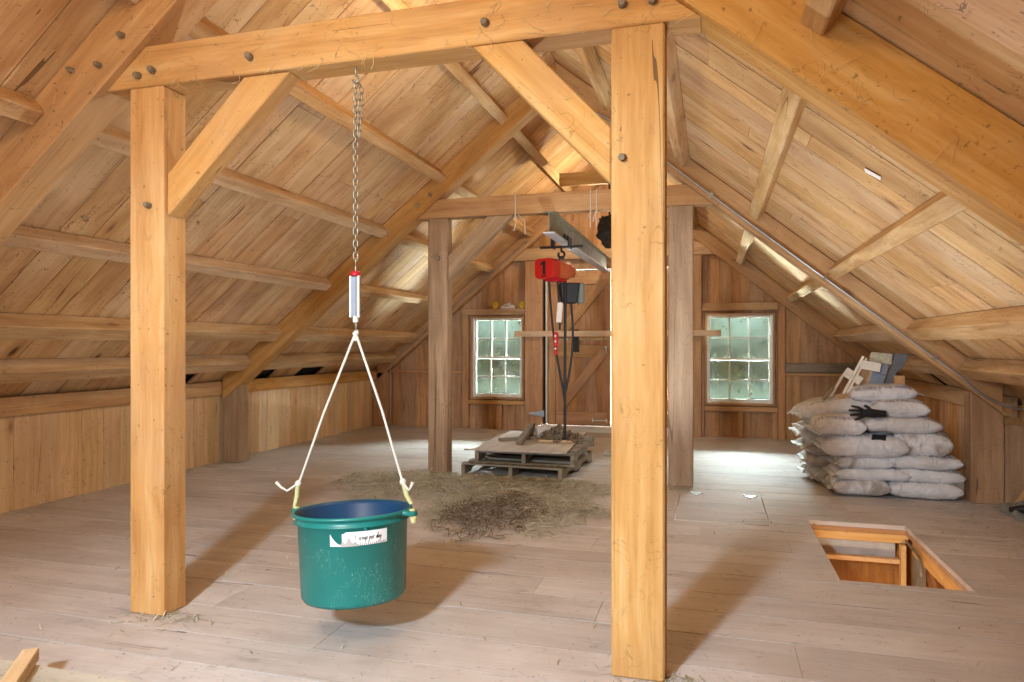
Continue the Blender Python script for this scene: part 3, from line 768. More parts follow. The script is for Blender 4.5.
# bottle
m = MB(); m.lathe([(0, 0), (.034, 0), (.037, .01), (.037, .13), (.03, .16), (.013, .19), (.013, .21), (0, .21)], (-1.33, 8.75, .038), rotm(ry=PI/2, rz=.4), 18); b = m.build('plastic_bottle', 'clear'); tag(b, 'clear bottle with green cap lying on the floor right of the pallets', 'bottle')
m = MB(); m.lathe([(0, .205), (.016, .205), (.016, .23), (0, .23)], (-1.33, 8.75, .038), rotm(ry=PI/2, rz=.4), 14); m.build('cap', 'green', b)

# ------------------------------------------------------------------ bucket, ropes, scale, chain
YB = 3.015
BX, BZ = -1.662, .19
b = MB(); H, R0, R1 = .41, .247, .266
prof = [(0, 0), (.2, 0), (R0-.012, .006), (R0, .025), (R1-.006, H-.045), (R1+.012, H-.04), (R1+.012, H-.036), (R1+.002, H-.03), (R1+.004, H-.008), (R1+.018, H-.008), (R1+.021, H), (R1+.015, H+.008), (R1+.006, H+.006), (R1-.013, H-.01), (R0-.012, .03), (R0-.03, .014), (0, .012)]
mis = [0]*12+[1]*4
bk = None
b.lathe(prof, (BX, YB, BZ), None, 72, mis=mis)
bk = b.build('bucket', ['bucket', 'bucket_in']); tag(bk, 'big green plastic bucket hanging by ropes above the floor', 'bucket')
for s in (-1, 1):
    m = MB(); x = BX+s*(R1+.04)
    m.tube([(x-s*.03, YB-.03, BZ+H-.004), (x+s*.012, YB-.024, BZ+H-.01), (x+s*.022, YB, BZ+H-.012), (x+s*.012, YB+.024, BZ+H-.01), (x-s*.03, YB+.03, BZ+H-.004)], .013, 8); m.build('handle_lug', 'bucket', bk)
    m = MB(); m.tube([(x+s*.012, YB, BZ+H-.055), (x+s*.012, YB, BZ+H-.03), (x+s*.006, YB, BZ+H+.01)], [.012, .02, .014], 8); m.build('rope_knot', 'ropeyel', bk)
# label: curved strip on the bucket wall facing the viewer
def bw(ang, z, d=.0015):
    r = R0+(R1-.006-R0)*(z-.025)/(H-.07)+d
    return V((BX+r*math.sin(ang), YB-r*math.cos(ang), BZ+z))
def strip(poly_fn, n, zlo, zhi, a0, a1, d=.0015):
    vs, fs = [], []
    for i in range(n+1):
        f = i/n; a = a0+(a1-a0)*f; lo, hi = poly_fn(f)
        for z in (lo, (lo+hi)/2, hi): vs += [bw(a, z, d)]
    for i in range(n):
        for k in (0, 1): fs.append((i*3+k, (i+1)*3+k, (i+1)*3+k+1, i*3+k+1))
    mb = MB(); mb.add(vs, fs, smooth=True); return mb
CA = math.atan2(BX, YB)                       # direction from bucket towards the viewer
CA = math.atan2(-BX, YB)
A0, A1 = CA-.19, CA+.62
def lab(f): return (.290, .352) if f > .06 else (.297, .345)
lb = strip(lab, 24, 0, 0, A0, A1, .002).build('paper_label', 'sticker', bk)
strip(lambda f: (.290, .290+.05*(1-f)**2+.006), 16, 0, 0, CA-.40, CA-.19, .0022).build('torn_label_strip', 'sticker', bk)
strip(lambda f: (.292-.004, .292+.03*math.sin(PI*min(1, f*1.1))*(.6+.4*math.sin(f*17))+.006), 26, 0, 0, CA-.22, CA+.1, .0032).build('grey_smear', 'dustgrey', bk)
# handwriting following the curved label
def glyphs(s):
    S = {'1': [[(.1, 0), (.25, 1)]], 's': [[(.4, .5), (.15, .5), (.1, .33), (.38, .22), (.3, .03), (.0, .05)]], 'c': [[(.4, .45), (.2, .5), (.05, .25), (.2, 0), (.42, .08)]],
         'o': [[(.25, .5), (.05, .25), (.2, 0), (.42, .2), (.25, .5)]], 'p': [[(.12, .5), (-.02, -.5)], [(.1, .42), (.35, .5), (.4, .2), (.1, .05)]],
         'e': [[(.05, .25), (.38, .3), (.25, .5), (.05, .25), (.18, 0), (.42, .1)]], 'r': [[(.1, .5), (.05, 0)], [(.08, .3), (.25, .5), (.4, .46)]],
         'd': [[(.38, .42), (.1, .48), (.05, .1), (.3, 0), (.45, 1.0)], [(.3, 0), (.45, .02)]], 'a': [[(.38, .45), (.12, .45), (.05, .1), (.3, .05), (.4, .48), (.38, 0)]],
         'y': [[(.08, .5), (.15, .15), (.38, .2)], [(.45, .5), (.3, -.2), (.05, -.5)]], ' ': []}
    out = []; x = 0
    for ch in s:
        for st in S[ch]: out.append([(x+px, py) for px, py in st])
        x += .5 if ch != ' ' else .42
    return out, x
st, wtot = glyphs('1 scoop per day')
hw = MB(); a_s, a_e = CA+.02, CA+.50; gs = .026
for stroke in st:
    pts = [bw(a_s+(a_e-a_s)*(px+py*.2)/wtot,   .314+py*gs, .0028) for px, py in stroke]
    hw.tube(pts, .0013, 5)
hw.build('handwriting', 'ink', lb)
m = MB()
for i in range(14):
    a = CA+.12+.035*i; m.tube([bw(a, .2915, .003), bw(a+.012, .2915+random.uniform(.004, .01), .003)], .0013, 4)
m.build('faint_writing', 'ink', lb)
m = MB(); a = CA+.215; m.tube([bw(a, .358, .006), bw(a, .374, .006)], .009, 6); m.build('molded_nub', 'bucket', bk)

bk.rotation_euler = (-math.radians(3.2), -math.radians(2.7), 0)
# scale
SX, SZ0, SZ1 = -1.655, 1.53, 1.735
sc = empty('hanging_scale', (SX, YB, SZ0)); tag(sc, 'silver spring scale hanging on the chain above the bucket ropes', 'scale')
m = MB(); m.box((SX, YB, (SZ0+SZ1)/2), (.05, .022, SZ1-SZ0), bev=.006); m.build('scale_body', 'steel', sc)
m = MB(); m.box((SX-.004, YB-.012, (SZ0+SZ1)/2), (.022, .003, (SZ1-SZ0)*.9)); m.build('scale_face', 'bluegrey', sc)
for k in (-1, 1):
    m = MB(); m.box((SX+k*.022, YB-.012, (SZ0+SZ1)/2), (.009, .006, (SZ1-SZ0)*.98), bev=.002); m.build('side_rib', 'white', sc)
m = MB(); m.lathe([(0, .016), (.02, .014), (.026, 0), (.026, -.008), (0, -.008)], (SX, YB, SZ1+.006), None, 18); m.build('red_cap', 'redplastic', sc)
m = MB(); m.tube([(SX, YB, SZ0+.01), (SX, YB, SZ0-.02)], .013, 8); m.build('collar', 'white', sc)
m = MB(); pts = [(SX, YB, SZ0-.02), (SX, YB, SZ0-.055)]+[(SX+.014*math.sin(a), YB, SZ0-.07+.014*math.cos(a)) for a in [k*PI/6 for k in range(0, 10)]]; m.tube(pts, .0045, 7); m.build('hook', 'steel', sc)
ZA = SZ0-.082
# rope sling
rp_ = empty('rope_sling', (SX, YB, ZA)); tag(rp_, 'white rope sling spreading from the scale down to both bucket sides', 'rope')
for s in (-1, 1):
    xe = BX-.026+s*(R1+.05); ze = BZ+H+s*.02
    m = MB(); m.tube([(SX+s*.004, YB, ZA), ((SX+xe)/2, YB, (ZA+ze+.1)/2-.0), (xe-s*.035, YB, ze+.13)], .0062, 7); m.build('rope', 'rope', rp_)
    m = MB(); m.tube([(xe-s*.032, YB, ze+.135), (xe-s*.02, YB+.01, ze+.07), (xe, YB+.02, ze+.012+(.018 if s > 0 else 0))], [.0135, .0125, .011], 8); m.build('rope_wrapping', 'ropeyel', rp_)
    m = MB(); m.lathe([(0, -.018), (.013, -.012), (.017, 0), (.013, .012), (0, .018)], (xe-s*.034, YB, ze+.135), None, 10); m.build('knot', 'rope', rp_)
    tl = .075 if s < 0 else .028
    m = MB(); m.tube([(xe-s*.035, YB-.01, ze+.135), (xe+s*tl*.2-.0, YB-.02, ze+.10), (xe+s*tl*.6, YB-.025, ze+.115), (xe+s*tl, YB-.025, ze+.14)], [.006, .006, .006, .009], 7); m.build('loose_end', 'rope', rp_)
m = MB(); m.lathe([(0, -.03), (.009, -.026), (.011, 0), (.008, .02), (0, .022)], (SX, YB, ZA+.0), None, 10); m.build('top_knot', 'rope', rp_)
# chain
ch = empty('steel_chain', (SX, YB, SZ1)); tag(ch, 'long steel chain hanging from the nearest cross beam to the scale', 'chain')
m = MB(); m.tube([(SX, YB, 2.745), (SX, YB, 2.70)]+[(SX+.016*math.sin(a), YB, 2.682+.016*math.cos(a)) for a in [k*PI/6 for k in range(0, 10)]], .005, 7); m.build('beam_hook', 'chain', ch)
z = 2.655; i = 0
pitch = .0295
while z > SZ1+.035:
    m = MB(); link(m, (SX, YB, z), rotm(rz=(PI/2 if i % 2 else 0)+.5), .0145, .0105, .0033, 12, 6); m.build('link', 'chain', ch); z -= pitch; i += 1
m = MB(); m.tube([(SX, YB, z+.02), (SX, YB, SZ1+.016)], .004, 6); m.build('scale_shackle', 'chain', ch)
z = 2.62; i = 0
while z > 2.39:
    m = MB(); link(m, (SX+.034-.01*(2.62-z)/.2, YB-.008, z), rotm(rz=(PI/2 if i % 2 else 0)+.9), .0145, .0105, .0033, 12, 6); m.build('link', 'chain', ch); z -= pitch; i += 1
m = MB(); m.tube([(SX, YB, 2.665), (SX+.018, YB, 2.66), (SX+.034, YB-.008, 2.635)], .005, 6); m.build('hook_ring', 'chain', ch)

# ------------------------------------------------------------------ feed bags
def bag(cx, cy, z0, lx, ly, h, rz, mat, label, tilt=0, roll=0, sag_=.0, flap=(1, 0)):
    nx, ny = 30, 20; seed = random.uniform(0, 100)
    h *= 1.14
    R = rotm(rx=roll, ry=tilt, rz=rz); c = V((cx, cy, z0+h/2*.97))
    def outline(u, v):
        # pillow: sides pull in between the corners
        px = u*lx/2*(1-.05*(1-v*v)*abs(u)**3); py = v*ly/2*(1-.10*(1-u*u)*abs(v)**3*.6)
        return px, py
    m = MB(); idx = {}
    vs, gcs = [], []
    def put(u, v, s):
        px, py = outline(u, v)
        th = ((1-abs(u)**4.2)**.5)*((1-abs(v)**3.6)**.48)
        th *= 1+.10*mnoise.noise(V((u*1.7+seed, v*1.7, s*.7)))
        z = s*h/2*th
        wr = mnoise.noise(V((px*9+seed, py*9, s)))*.011+mnoise.noise(V((px*24+seed, py*15, s*2)))*.009*(.4+abs(u))
        z += wr*min(1, th*2)
        z -= sag_*u*u
        p = c+R@V((px, py, z)); vs.append(p); gcs.append((px, py, z)); return len(vs)-1
    top = [[put(-1+2*i/nx, -1+2*j/ny, 1) for j in range(ny+1)] for i in range(nx+1)]
    bot = [[top[i][j] if i in (0, nx) or j in (0, ny) else put(-1+2*i/nx, -1+2*j/ny, -1) for j in range(ny+1)] for i in range(nx+1)]
    fs = []
    for i in range(nx):
        for j in range(ny):
            fs.append((top[i][j], top[i+1][j], top[i+1][j+1], top[i][j+1])); fs.append((bot[i][j], bot[i][j+1], bot[i+1][j+1], bot[i+1][j]))
    m.add(vs, fs, gcs, .5, 0, True)
    o = m.build('feed_bag', mat); tag(o, label, 'bag', 'stacked white feed bags')
    for s, on in ((-1, flap[0]), (1, flap[1])):
        if not on: continue
        f = MB(); fv, ff_ = [], []
        for k in range(17):
            v = -1+k/8; px, py = outline(s*.985, v*.97)
            for q, d in ((0, 0), (1, .022), (2, .042+.012*random.random())):
                zz = .012*math.sin(v*11+seed+q)*q*.5-.008*q
                for w in (0,): fv.append(c+R@V((px+s*d, py, zz-sag_)))
        for k in range(16):
            for q in (0, 1): ff_.append((k*3+q, (k+1)*3+q, (k+1)*3+q+1, k*3+q+1))
        f.add(fv, ff_, smooth=True); fo = f.build('sewn_end', mat, o)
        sm = fo.modifiers.new('thick', 'SOLIDIFY'); sm.thickness = .004
    return o
B = bag
# second row, at the left behind
B(1.25, 7.83, .0, .62, .66, .16, .12, 'bagdirty', 'lowest grey soiled bag in the back row of the stack, ragged end left', flap=(1, 0))
B(1.21, 7.86, .145, .62, .64, .15, -.05, 'bagdirty', 'soiled bag second from the floor in the back row, ragged end left', flap=(1, 0))
B(1.20, 7.80, .285, .64, .64, .15, .1, 'bagdirty', 'soiled bag third from the floor in the back row, ragged end left', flap=(1, 0))
B(1.17, 7.82, .425, .66, .64, .15, .02, 'bag', 'whitish bag fourth from the floor in the back row of the stack', flap=(1, 0))
# front row
B(1.31, 7.22, .0, .50, .46, .155, .03, 'bagdirty', 'short soiled bag at the lower left front corner of the stack, on the floor')
B(1.84, 7.25, .0, .62, .48, .15, .0, 'bag', 'white bag on the floor at the lower right of the stack')
B(1.40, 7.24, .135, .64, .46, .13, .04, 'bag', 'second bag up at left front of the stack, thin and white')
B(1.88, 7.26, .135, .58, .46, .14, -.03, 'bag', 'second bag up at right front, just above floor level bag')
B(1.34, 7.23, .245, .50, .46, .135, .06, 'bagdirty', 'third bag up at the left front, grey with a printed patch')
B(1.83, 7.25, .26, .64, .46, .14, -.02, 'bag', 'third bag up at the right front of the stack, white')
big = B(1.33, 7.2, .355, .74, .50, .205, .05, 'bagtan', 'large fat bag at mid height left with a black printed square')
B(1.83, 7.24, .375, .50, .46, .235, -.1, 'bagdirty', 'plump greyish bag at mid height right of the bag with black square')
B(1.22, 7.6, .54, .74, .5, .09, .1, 'bagtan', 'thin flat bag with purple print above the fat bag')
B(1.10, 7.13, .555, .46, .44, .175, .12, 'bagtan', 'rounded tan printed bag in the left upper stack, below the topmost left bag', flap=(1, 0))
B(1.65, 7.22, .585, .66, .46, .15, .0, 'bag', 'white bag below the black glove, upper right of stack')
B(1.12, 7.42, .70, .66, .52, .17, .15, 'bagtan', 'tan topped white bag at the upper left, drooping to the left', tilt=-.18)
B(1.65, 7.28, .725, .50, .46, .155, -.04, 'bag', 'white bag right of the black glove, second from the top')
B(1.53, 7.38, .85, .58, .42, .155, .02, 'bagtan', 'topmost white bag of the stack with purple line of print', tilt=-.07, flap=(0, 1))
# black square print on the fat bag
m = MB(); sq = []
for (u, v) in ((0, 0), (1, 0), (1, 1), (0, 1)):
    sq.append(V((1.385+u*.13, 7.02+v*.10-.005, 0)))
dg = bpy.context.evaluated_depsgraph_get()
inv = None
def on_bag(o, p):
    loc = p-V(o.location); ok, hit, nn, i = o.ray_cast(V((loc.x, loc.y, 2)), V((0, 0, -1)))
    return (hit+V(o.location)+nn*.002) if ok else None
NQ = 8; vs = []; fs = []; good = True
bpy.context.view_layer.update()
for i in range(NQ+1):
    for j in range(NQ+1):
        p = V((1.385+.12*i/NQ+.02*j/NQ, 6.99+.075*j/NQ, 0)); h_ = on_bag(big, p)
        vs.append(h_ if h_ else V((p.x, p.y, .5)))
for i in range(NQ):
    for j in range(NQ): a = i*(NQ+1)+j; fs.append((a, a+NQ+1, a+NQ+2, a+1))
m = MB(); m.add(vs, fs, smooth=True); m.build('printed_square', 'ink', big)

# black glove
g = MB()
gp = V((1.335, 7.0, .775)); ga = math.radians(48)
def gq(x, y, z): return gp+V((x, y*math.cos(ga)-z*math.sin(ga), y*math.sin(ga)+z*math.cos(ga)))
g.tube([gq(.17, 0, 0), gq(.12, 0, .004), gq(.05, 0, .008), gq(-.02, 0, .004)], [.032, .034, .042, .034], 10)
for k, (dy, L, dz) in enumerate(((-.034, .085, -.012), (-.011, .12, .0), (.013, .125, .006), (.035, .10, .012))):
    g.tube([gq(-.01, dy, 0), gq(-.05, dy*1.5, .008+dz), gq(-.01-L, dy*2.1, dz)], [.0145, .0125, .010], 8)
g.tube([gq(.06, .03, .0), gq(.03, .062, .012), gq(-.0, .08, .016)], [.017, .014, .011], 8)
gl = g.build('work_glove', 'glove'); tag(gl, 'black work glove lying on the white bags', 'glove')
md = gl.modifiers.new('merge', 'REMESH'); md.mode = 'VOXEL'; md.voxel_size = .004; md.use_smooth_shade = True

# leaning scraps on the bags
Y0 = 7.42
wf = empty('slatted_frame', (1.25, Y0, .9)); tag(wf, 'broken white slatted wooden frame leaning on top of the bags', 'frame')
def wbar(nm, a, b, w, h, mat='whitewood', par=wf): 
    q = MB(); q.bar(a, b, h, w, up=(0, 1, 0), bev=.002); return q.build(nm, mat, par)
wbar('rail', (1.40, Y0, 1.29), (1.205, Y0-.1, .93), .02, .022); wbar('rail', (1.43, Y0+.02, 1.27), (1.235, Y0-.08, .92), .02, .018)
wbar('rail', (1.22, Y0+.02, 1.10), (1.10, Y0-.06, .90), .02, .022)
wbar('slat', (1.37, Y0-.012, 1.215), (1.55, Y0, 1.18), .012, .085); wbar('slat', (1.235, Y0-.01, 1.145), (1.30, Y0, 1.10), .012, .09)
wbar('slat', (1.315, Y0-.035, 1.09), (1.375, Y0-.025, 1.045), .012, .08); wbar('slat', (1.27, Y0-.05, .985), (1.33, Y0-.05, .945), .012, .06)
m = MB(); m.box((1.08, Y0-.05, .925), (.03, .05, .15), rotm(ry=.65), bev=.004); tag(m.build('wood_scrap', 'oldgrey'), 'thin grey scrap leaning left of the white slatted frame', 'scrap')
m = MB(); m.solid([(1.14, Y0-.16, .895), (1.24, Y0-.19, .84), (1.28, Y0-.1, .91), (1.26, Y0-.06, .955), (1.14, Y0-.155, .899), (1.24, Y0-.185, .844), (1.28, Y0-.095, .914), (1.26, Y0-.055, .959)], [(3, 2, 1, 0), (4, 5, 6, 7), (0, 1, 5, 4), (1, 2, 6, 5), (2, 3, 7, 6), (3, 0, 4, 7)]); tag(m.build('cardboard_scrap', 'cardboard'), 'folded tan cardboard scrap at the foot of the white frame', 'cardboard')
m = MB(); m.box((1.41, Y0+.06, 1.07), (.17, .02, .24), rotm(ry=.45), bev=.003); tag(m.build('brown_board', 'rear_timber'), 'brown board piece behind the white slatted frame', 'board')
m = MB(); m.box((1.575, Y0+.10, 1.27), (.19, .09, .11), rotm(ry=.08), bev=.012); tag(m.build('plaster_block', 'plaster'), 'pale crusty block on top of the leaning scraps', 'block')
m = MB(); m.box((1.545, Y0+.06, 1.115), (.125, .025, .22), rotm(ry=.28), bev=.003); bo = m.build('painted_board', 'bluegrey'); tag(bo, 'blue grey painted board leaning under the crusty block', 'board')
m = MB(); m.box((1.545, Y0+.045, 1.125), (.12, .006, .012), rotm(ry=.35)); m.build('groove', 'greypaint', bo)
m = MB(); m.prism_y([(1.60, 1.0), (1.68, 1.0), (1.71, 1.13), (1.77, 1.19), (1.815, 1.31), (1.69, 1.32), (1.665, 1.20)], Y0+.08, Y0+.13, bev=.004); tag(m.build('grey_bracket', 'greypaint'), 'dark grey bracket shaped board right of the crusty block', 'board')
m = MB(); m.box((1.725, Y0+.06, 1.05), (.09, .06, .11), bev=.004); tag(m.build('wood_block', 'hatch'), 'small orange wood block right of the grey bracket board', 'block')

# ------------------------------------------------------------------ conduit and cords
def tubething(nm, pts, r, mat, label, cat, group=None, seg=8):
    m = MB(); m.tube(pts, r, seg); return tag(m.build(nm, mat), label, cat, group)
yc = 7.012
def arc(p0, p1, p2, k=8): 
    p0, p1, p2 = V(p0), V(p1), V(p2); return [p0*(1-t)**2+p1*2*t*(1-t)+p2*t*t for t in [i/k for i in range(k+1)]]
rl = lambda x: und(-.02, x-XC)+.055      # a line low on the rafter face
cpts = [V((-1.2, yc, 3.79))]+arc((-1.10, yc, 3.73), (-.98, yc, 3.66), (-.9, yc, 3.585))+[V((x, yc, rl(x)+.03*max(0, (.0-x))/.9)) for x in (-.5, -.2, .25, .7, 1.2, 1.7, 2.0)]+arc((2.12, yc-.02, rl(2.12)), (2.28, yc-.04, .885), (2.58, yc-.05, .84))+[V((2.61, yc-.05, .838))]
cd = tubething('conduit', cpts, .0105, 'conduit', 'grey metal conduit running down the right middle rafter', 'conduit')
for x in (-.02, 1.0, 1.9):
    m = MB(); m.box((x, yc+.004, rl(x)), (.03, .03, .05), rotm(ry=TH)); m.build('strap', 'steel', cd)
yc2 = 10.915
tubething('conduit', [(-5.32, yc2, 0), (-5.32, yc2, 1.0)]+arc((-5.32, yc2, 1.02), (-5.32, yc2, 1.1), (-5.2, yc2, 1.2))[1:]+[(-4.4, yc2, 1.86), (-3.6, yc2, 2.51), (-2.9, yc2, 3.08)], .010, 'conduit', 'thin grey conduit in the far left corner, bending up the rafter', 'conduit')
def cord(x, drop, label, sw):
    y0, y1 = pb[0]-.01, pb[1]+.01
    m = MB(); pts = [(x, y0, 2.78-drop*.3), (x, y0, 2.97), (x, y0+.002, 2.992), (x, y1, 2.992), (x, y1, 2.8), (x+sw*.3, y0+.02, 2.768), (x+sw, y0+.01, 2.70), (x+sw*1.1, y0, 2.78-drop)]
    m.tube(pts, .006, 6)
    m.tube([(x, y0, 2.77), (x+sw*.2, y0-.01, 2.72), (x-sw*.1, y0-.01, 2.60)], .005, 6)
    tag(m.build('tied_rope', 'rope'), label, 'rope', 'ropes tied over the middle beam')
cord(-2.0, .22, 'white rope looped over the middle beam, left of the steel rail', .10)
cord(-1.14, .12, 'white rope loops over the middle beam close to the broadest post', -.03)
cord(-1.20, .05, 'short white rope over the middle beam, just right of the steel rail', -.02)
tubething('thin_cord', [(-1.58, 6.2, 4.25), (-1.58, 6.2, 3.9), (-1.582, 6.2, 3.66)], .006, 'rope', 'thin cord dangling from the ridge behind the nearest beam', 'cord')

# ------------------------------------------------------------------ floor hatches
def hplank(x0, x1, y0, y1): 
    q = MB()
    for (a, b) in rows(y0+.006, y1-.006, .2, .3): q.bb(x0+.006, x1-.008, a+.001, b-.001, -.034, .003, long=(1, 0, 0))
    return q
hl = hplank(*LID).build('closed_hatch', 'floor'); tag(hl, 'closed square hatch lid in the floor, left of the open hatch', 'hatch')
for x in (-.15, .33):
    m = MB(); m.box((x, LID[3]+.015, .008), (.13, .03, .008), bev=.002); m.solid([(x-.05, LID[3]-.004, .004), (x+.05, LID[3]-.004, .004), (x, LID[3]-.1, .004), (x-.05, LID[3]-.004, .009), (x+.05, LID[3]-.004, .009), (x, LID[3]-.1, .009)], [(0, 1, 2), (3, 4, 5), (0, 1, 4, 3), (1, 2, 5, 4), (2, 0, 3, 5)]); m.build('strap_hinge', 'steel', hl)
# open hatch: lined shaft
tx0, tx1, ty0, ty1 = TRAP
sh = MB()
sh.bb(tx0-.5, tx1+.6, ty0-.5, ty1+.5, -1.3, -1.25, mi=0)
sh.bb(tx0-.5, tx0-.45, ty0-.5, ty1+.5, -1.25, -.07, mi=0)
sh.bb(tx0-.45, tx1+.6, ty0-.5, ty0-.45, -1.25, -.07, mi=0)
sh.bb(tx0-.45, tx1+.6, ty1+.12, ty1+.17, -1.25, -.07, mi=0, long=(0, 0, 1))
sh.bb(tx1+.16, tx1+.20, ty0-.45, ty1+.12, -1.25, -.07, mi=1, long=(0, 1, 0))
struct(sh.build('trim_4', ['hatchply', 'hatch']), 'lining of the stair shaft below the open hatch', 'shaft')
def hb(nm, x0, x1, y0, y1, z0, z1, mat, label, cat='board', long=None):
    q = MB(); q.bb(x0, x1, y0, y1, z0, z1, bev=.003, long=long); return tag(q.build(nm, mat), label, cat, 'boards lining the open hatch')
hb('hatch_joist', tx0-.3, tx1+.02, ty1-.005, ty1+.04, -.135, -.071, 'hatch', 'pale joist edge just under the far rim of the open hatch')
hb('hatch_board', tx0-.3, tx1-.06, ty1+.045, ty1+.11, -.27, -.08, 'dustgrey', 'dusty whitish board under the far rim of the open hatch')
hb('hatch_rail', tx0-.3, tx1-.045, ty1-.03, ty1+.03, -.29, -.255, 'hatch', 'thin orange rail across the far side of the open hatch')
hb('hatch_stud', tx1-.042, tx1-.005, ty1-.05, ty1+.02, -.9, -.138, 'hatch', 'pale upright stud at the far right corner inside the hatch', long=(0, 0, 1))
hb('hatch_stud', tx1+.03, tx1+.10, ty1-.16, ty1-.06, -.9, -.09, 'oldgrey', 'greyish stud inside the hatch, right of the pale stud', long=(0, 0, 1))
hb('hatch_joist', tx1+.005, tx1+.05, ty0-.3, ty1-.17, -.17, -.071, 'hatch', 'long pale joist under the right rim of the open hatch')
m = MB(); m.tube([(tx1-.01, ty1-.06, -.10), (tx1-.01, ty1-.30, -.11)]+arc((tx1-.01, ty1-.36, -.115), (tx1-.01, ty1-.45, -.12), (tx1-.01, ty1-.47, -.2))+[(tx1-.01, ty1-.47, -.24)], .010, 8); tag(m.build('hatch_hook', 'oldgrey'), 'bent grey bracket inside the right side of the open hatch', 'bracket')
m = MB(); m.bar((tx1+.12, ty1-.2, -.28), (tx1+.12, ty1-.95, -.75), .04, .16, bev=.003); tag(m.build('stair_stringer', 'hatchply'), 'brown diagonal board inside the right of the open hatch', 'board')
m = MB(); m.box((tx1+.13, ty1-.3, -.5), (.04, .12, .16), bev=.003); tag(m.build('white_switch', 'white'), 'small white box low inside the open hatch', 'box')

# ------------------------------------------------------------------ hay
def strands(n, fn, name, label, cat, big=1.0):
    vs, fs, rs = [], [], []
    for i in range(n):
        r = fn()
        if r is None: continue
        x, y, z, tone, L = r
        a = random.uniform(0, 2*PI); L *= random.uniform(.5, 1.3)*big; pit = random.gauss(0, .22)
        w = random.uniform(.0012, .003)*big
        d = V((math.cos(a)*math.cos(pit), math.sin(a)*math.cos(pit), math.sin(pit)))
        s = V((-math.sin(a), math.cos(a), random.uniform(-.6, .6)))*w
        c = V((x, y, z+.003+abs(d.z)*L*.5)); k = V((random.gauss(0, .12), random.gauss(0, .12), abs(random.gauss(0, .1))))*L
        b = len(vs)
        A, Bm, Cc = c-d*L*.5, c+k*.5, c+d*L*.5
        if A.z < .002: A.z = .002
        if Cc.z < .002: Cc.z = .002
        vs += [A-s, A+s, Bm-s, Bm+s, Cc-s*.5, Cc+s*.5]
        fs += [(b, b+2, b+3, b+1), (b+2, b+4, b+5, b+3)]; rs += [max(0, min(1, tone+random.gauss(0, .16)))]*6
    m = MB(); m.v = [tuple(p) for p in vs]; m.g = m.v; m.r = rs; m.f = fs; m.mi = [0]*len(fs); m.sm = [False]*len(fs)
    return tag(m.build(name, 'hay', fix=False), label, cat, kind='stuff')
def inell(x, y, cx, cy, rx, ry, rot=0):
    dx, dy = x-cx, y-cy; c, s = math.cos(rot), math.sin(rot); u, v = (dx*c+dy*s)/rx, (-dx*s+dy*c)/ry
    return math.sqrt(u*u+v*v)
def hayfn():
    x = random.uniform(-3.75, -.75); y = random.uniform(4.55, 7.2)
    nz = mnoise.noise(V((x*1.7, y*1.7, 3.1)))*.35+mnoise.noise(V((x*5, y*5, 1)))*.18
    d = min(inell(x, y, -2.75, 6.45, .95, .75, -.1), inell(x, y, -1.7, 5.75, .78, 1.05, .1), inell(x, y, -1.75, 6.6, .85, .55))+nz
    if d > 1: return None
    if random.random() < max(0, d-.55)*1.6: return None
    z = max(0, (1-d))*.085*random.random()
    t = .80+.25*mnoise.noise(V((x*2.3, y*2.3, 9)))
    db = inell(x, y, -1.72, 5.35, .42, .75, .1)+nz
    if db < 1 and random.random() < 1.6-db*1.1: t = random.uniform(.04, .36)
    return x, y, z, t, .085
strands(26000, hayfn, 'hay', 'grey green hay heap with brown middle scattered on the floor before the pallets', 'hay')
def chaff():
    r = random.random()
    if r < .30: x, y = random.uniform(1.6, 2.55), random.uniform(5.2, 7.0); 
    elif r < .42:
        c = random.choice(((-2.7, 3.0), (-.2, 3.0), (-2.85, 7.05), (-.3, 7.0))); x, y = c[0]+random.gauss(0, .12), c[1]-abs(random.gauss(0, .1))+.02
    elif r < .55: x, y = XL+abs(random.gauss(0, .15))+.02, random.uniform(2, 11)
    elif r < .75: x, y = random.gauss(-2, 1.0), random.gauss(5.9, .9)
    else: x, y = random.uniform(XL+.1, XR-.1), random.uniform(1.8, 10.8)
    if r < .3 and random.random() > (x-1.5)*.9: return None
    if tx0-.02 < x < tx1+.02 and ty0-.02 < y < ty1+.02: return None
    return x, y, 0, .75, .05
strands(4200, chaff, 'straw_litter', 'loose straw bits strewn over the plank floor', 'litter')
def palhay():
    x, y = random.uniform(-2.52, -1.48), random.uniform(7.0, 7.12); return x, y, .137, .45, .06
strands(700, palhay, 'hay_bits', 'hay bits caught on the front edge of the lower pallet', 'hay')

# junk at the right wall
m = MB(); vs, fs = [], []; nn = 16
for i in range(nn+1):
    for j in range(nn+1):
        u, v = i/nn, j/nn; p = V((2.33+.27*u, 6.45+.5*v, 0))
        hgt = .085*math.sin(PI*u)**.5*math.sin(PI*v)**.5*(1+.7*mnoise.noise(V((u*5, v*5, 4))))+.002; vs.append(p+V((0, 0, max(.002, hgt))))
for i in range(nn):
    for j in range(nn): a = i*(nn+1)+j; fs.append((a, a+nn+1, a+nn+2, a+1))
m.add(vs, fs, smooth=False); pbg = m.build('plastic_wrap', 'plasticbag'); tag(pbg, 'crumpled grey plastic wrap on the floor at the far right edge', 'wrap')
m = MB(); m.tube([(2.34, 6.62, .05), (2.42, 6.55, .075), (2.54, 6.52, .07), (2.6, 6.6, .04)], [.02, .035, .035, .02], 8); tag(m.build('black_rag', 'black'), 'black rag lying on the crumpled plastic wrap', 'rag')
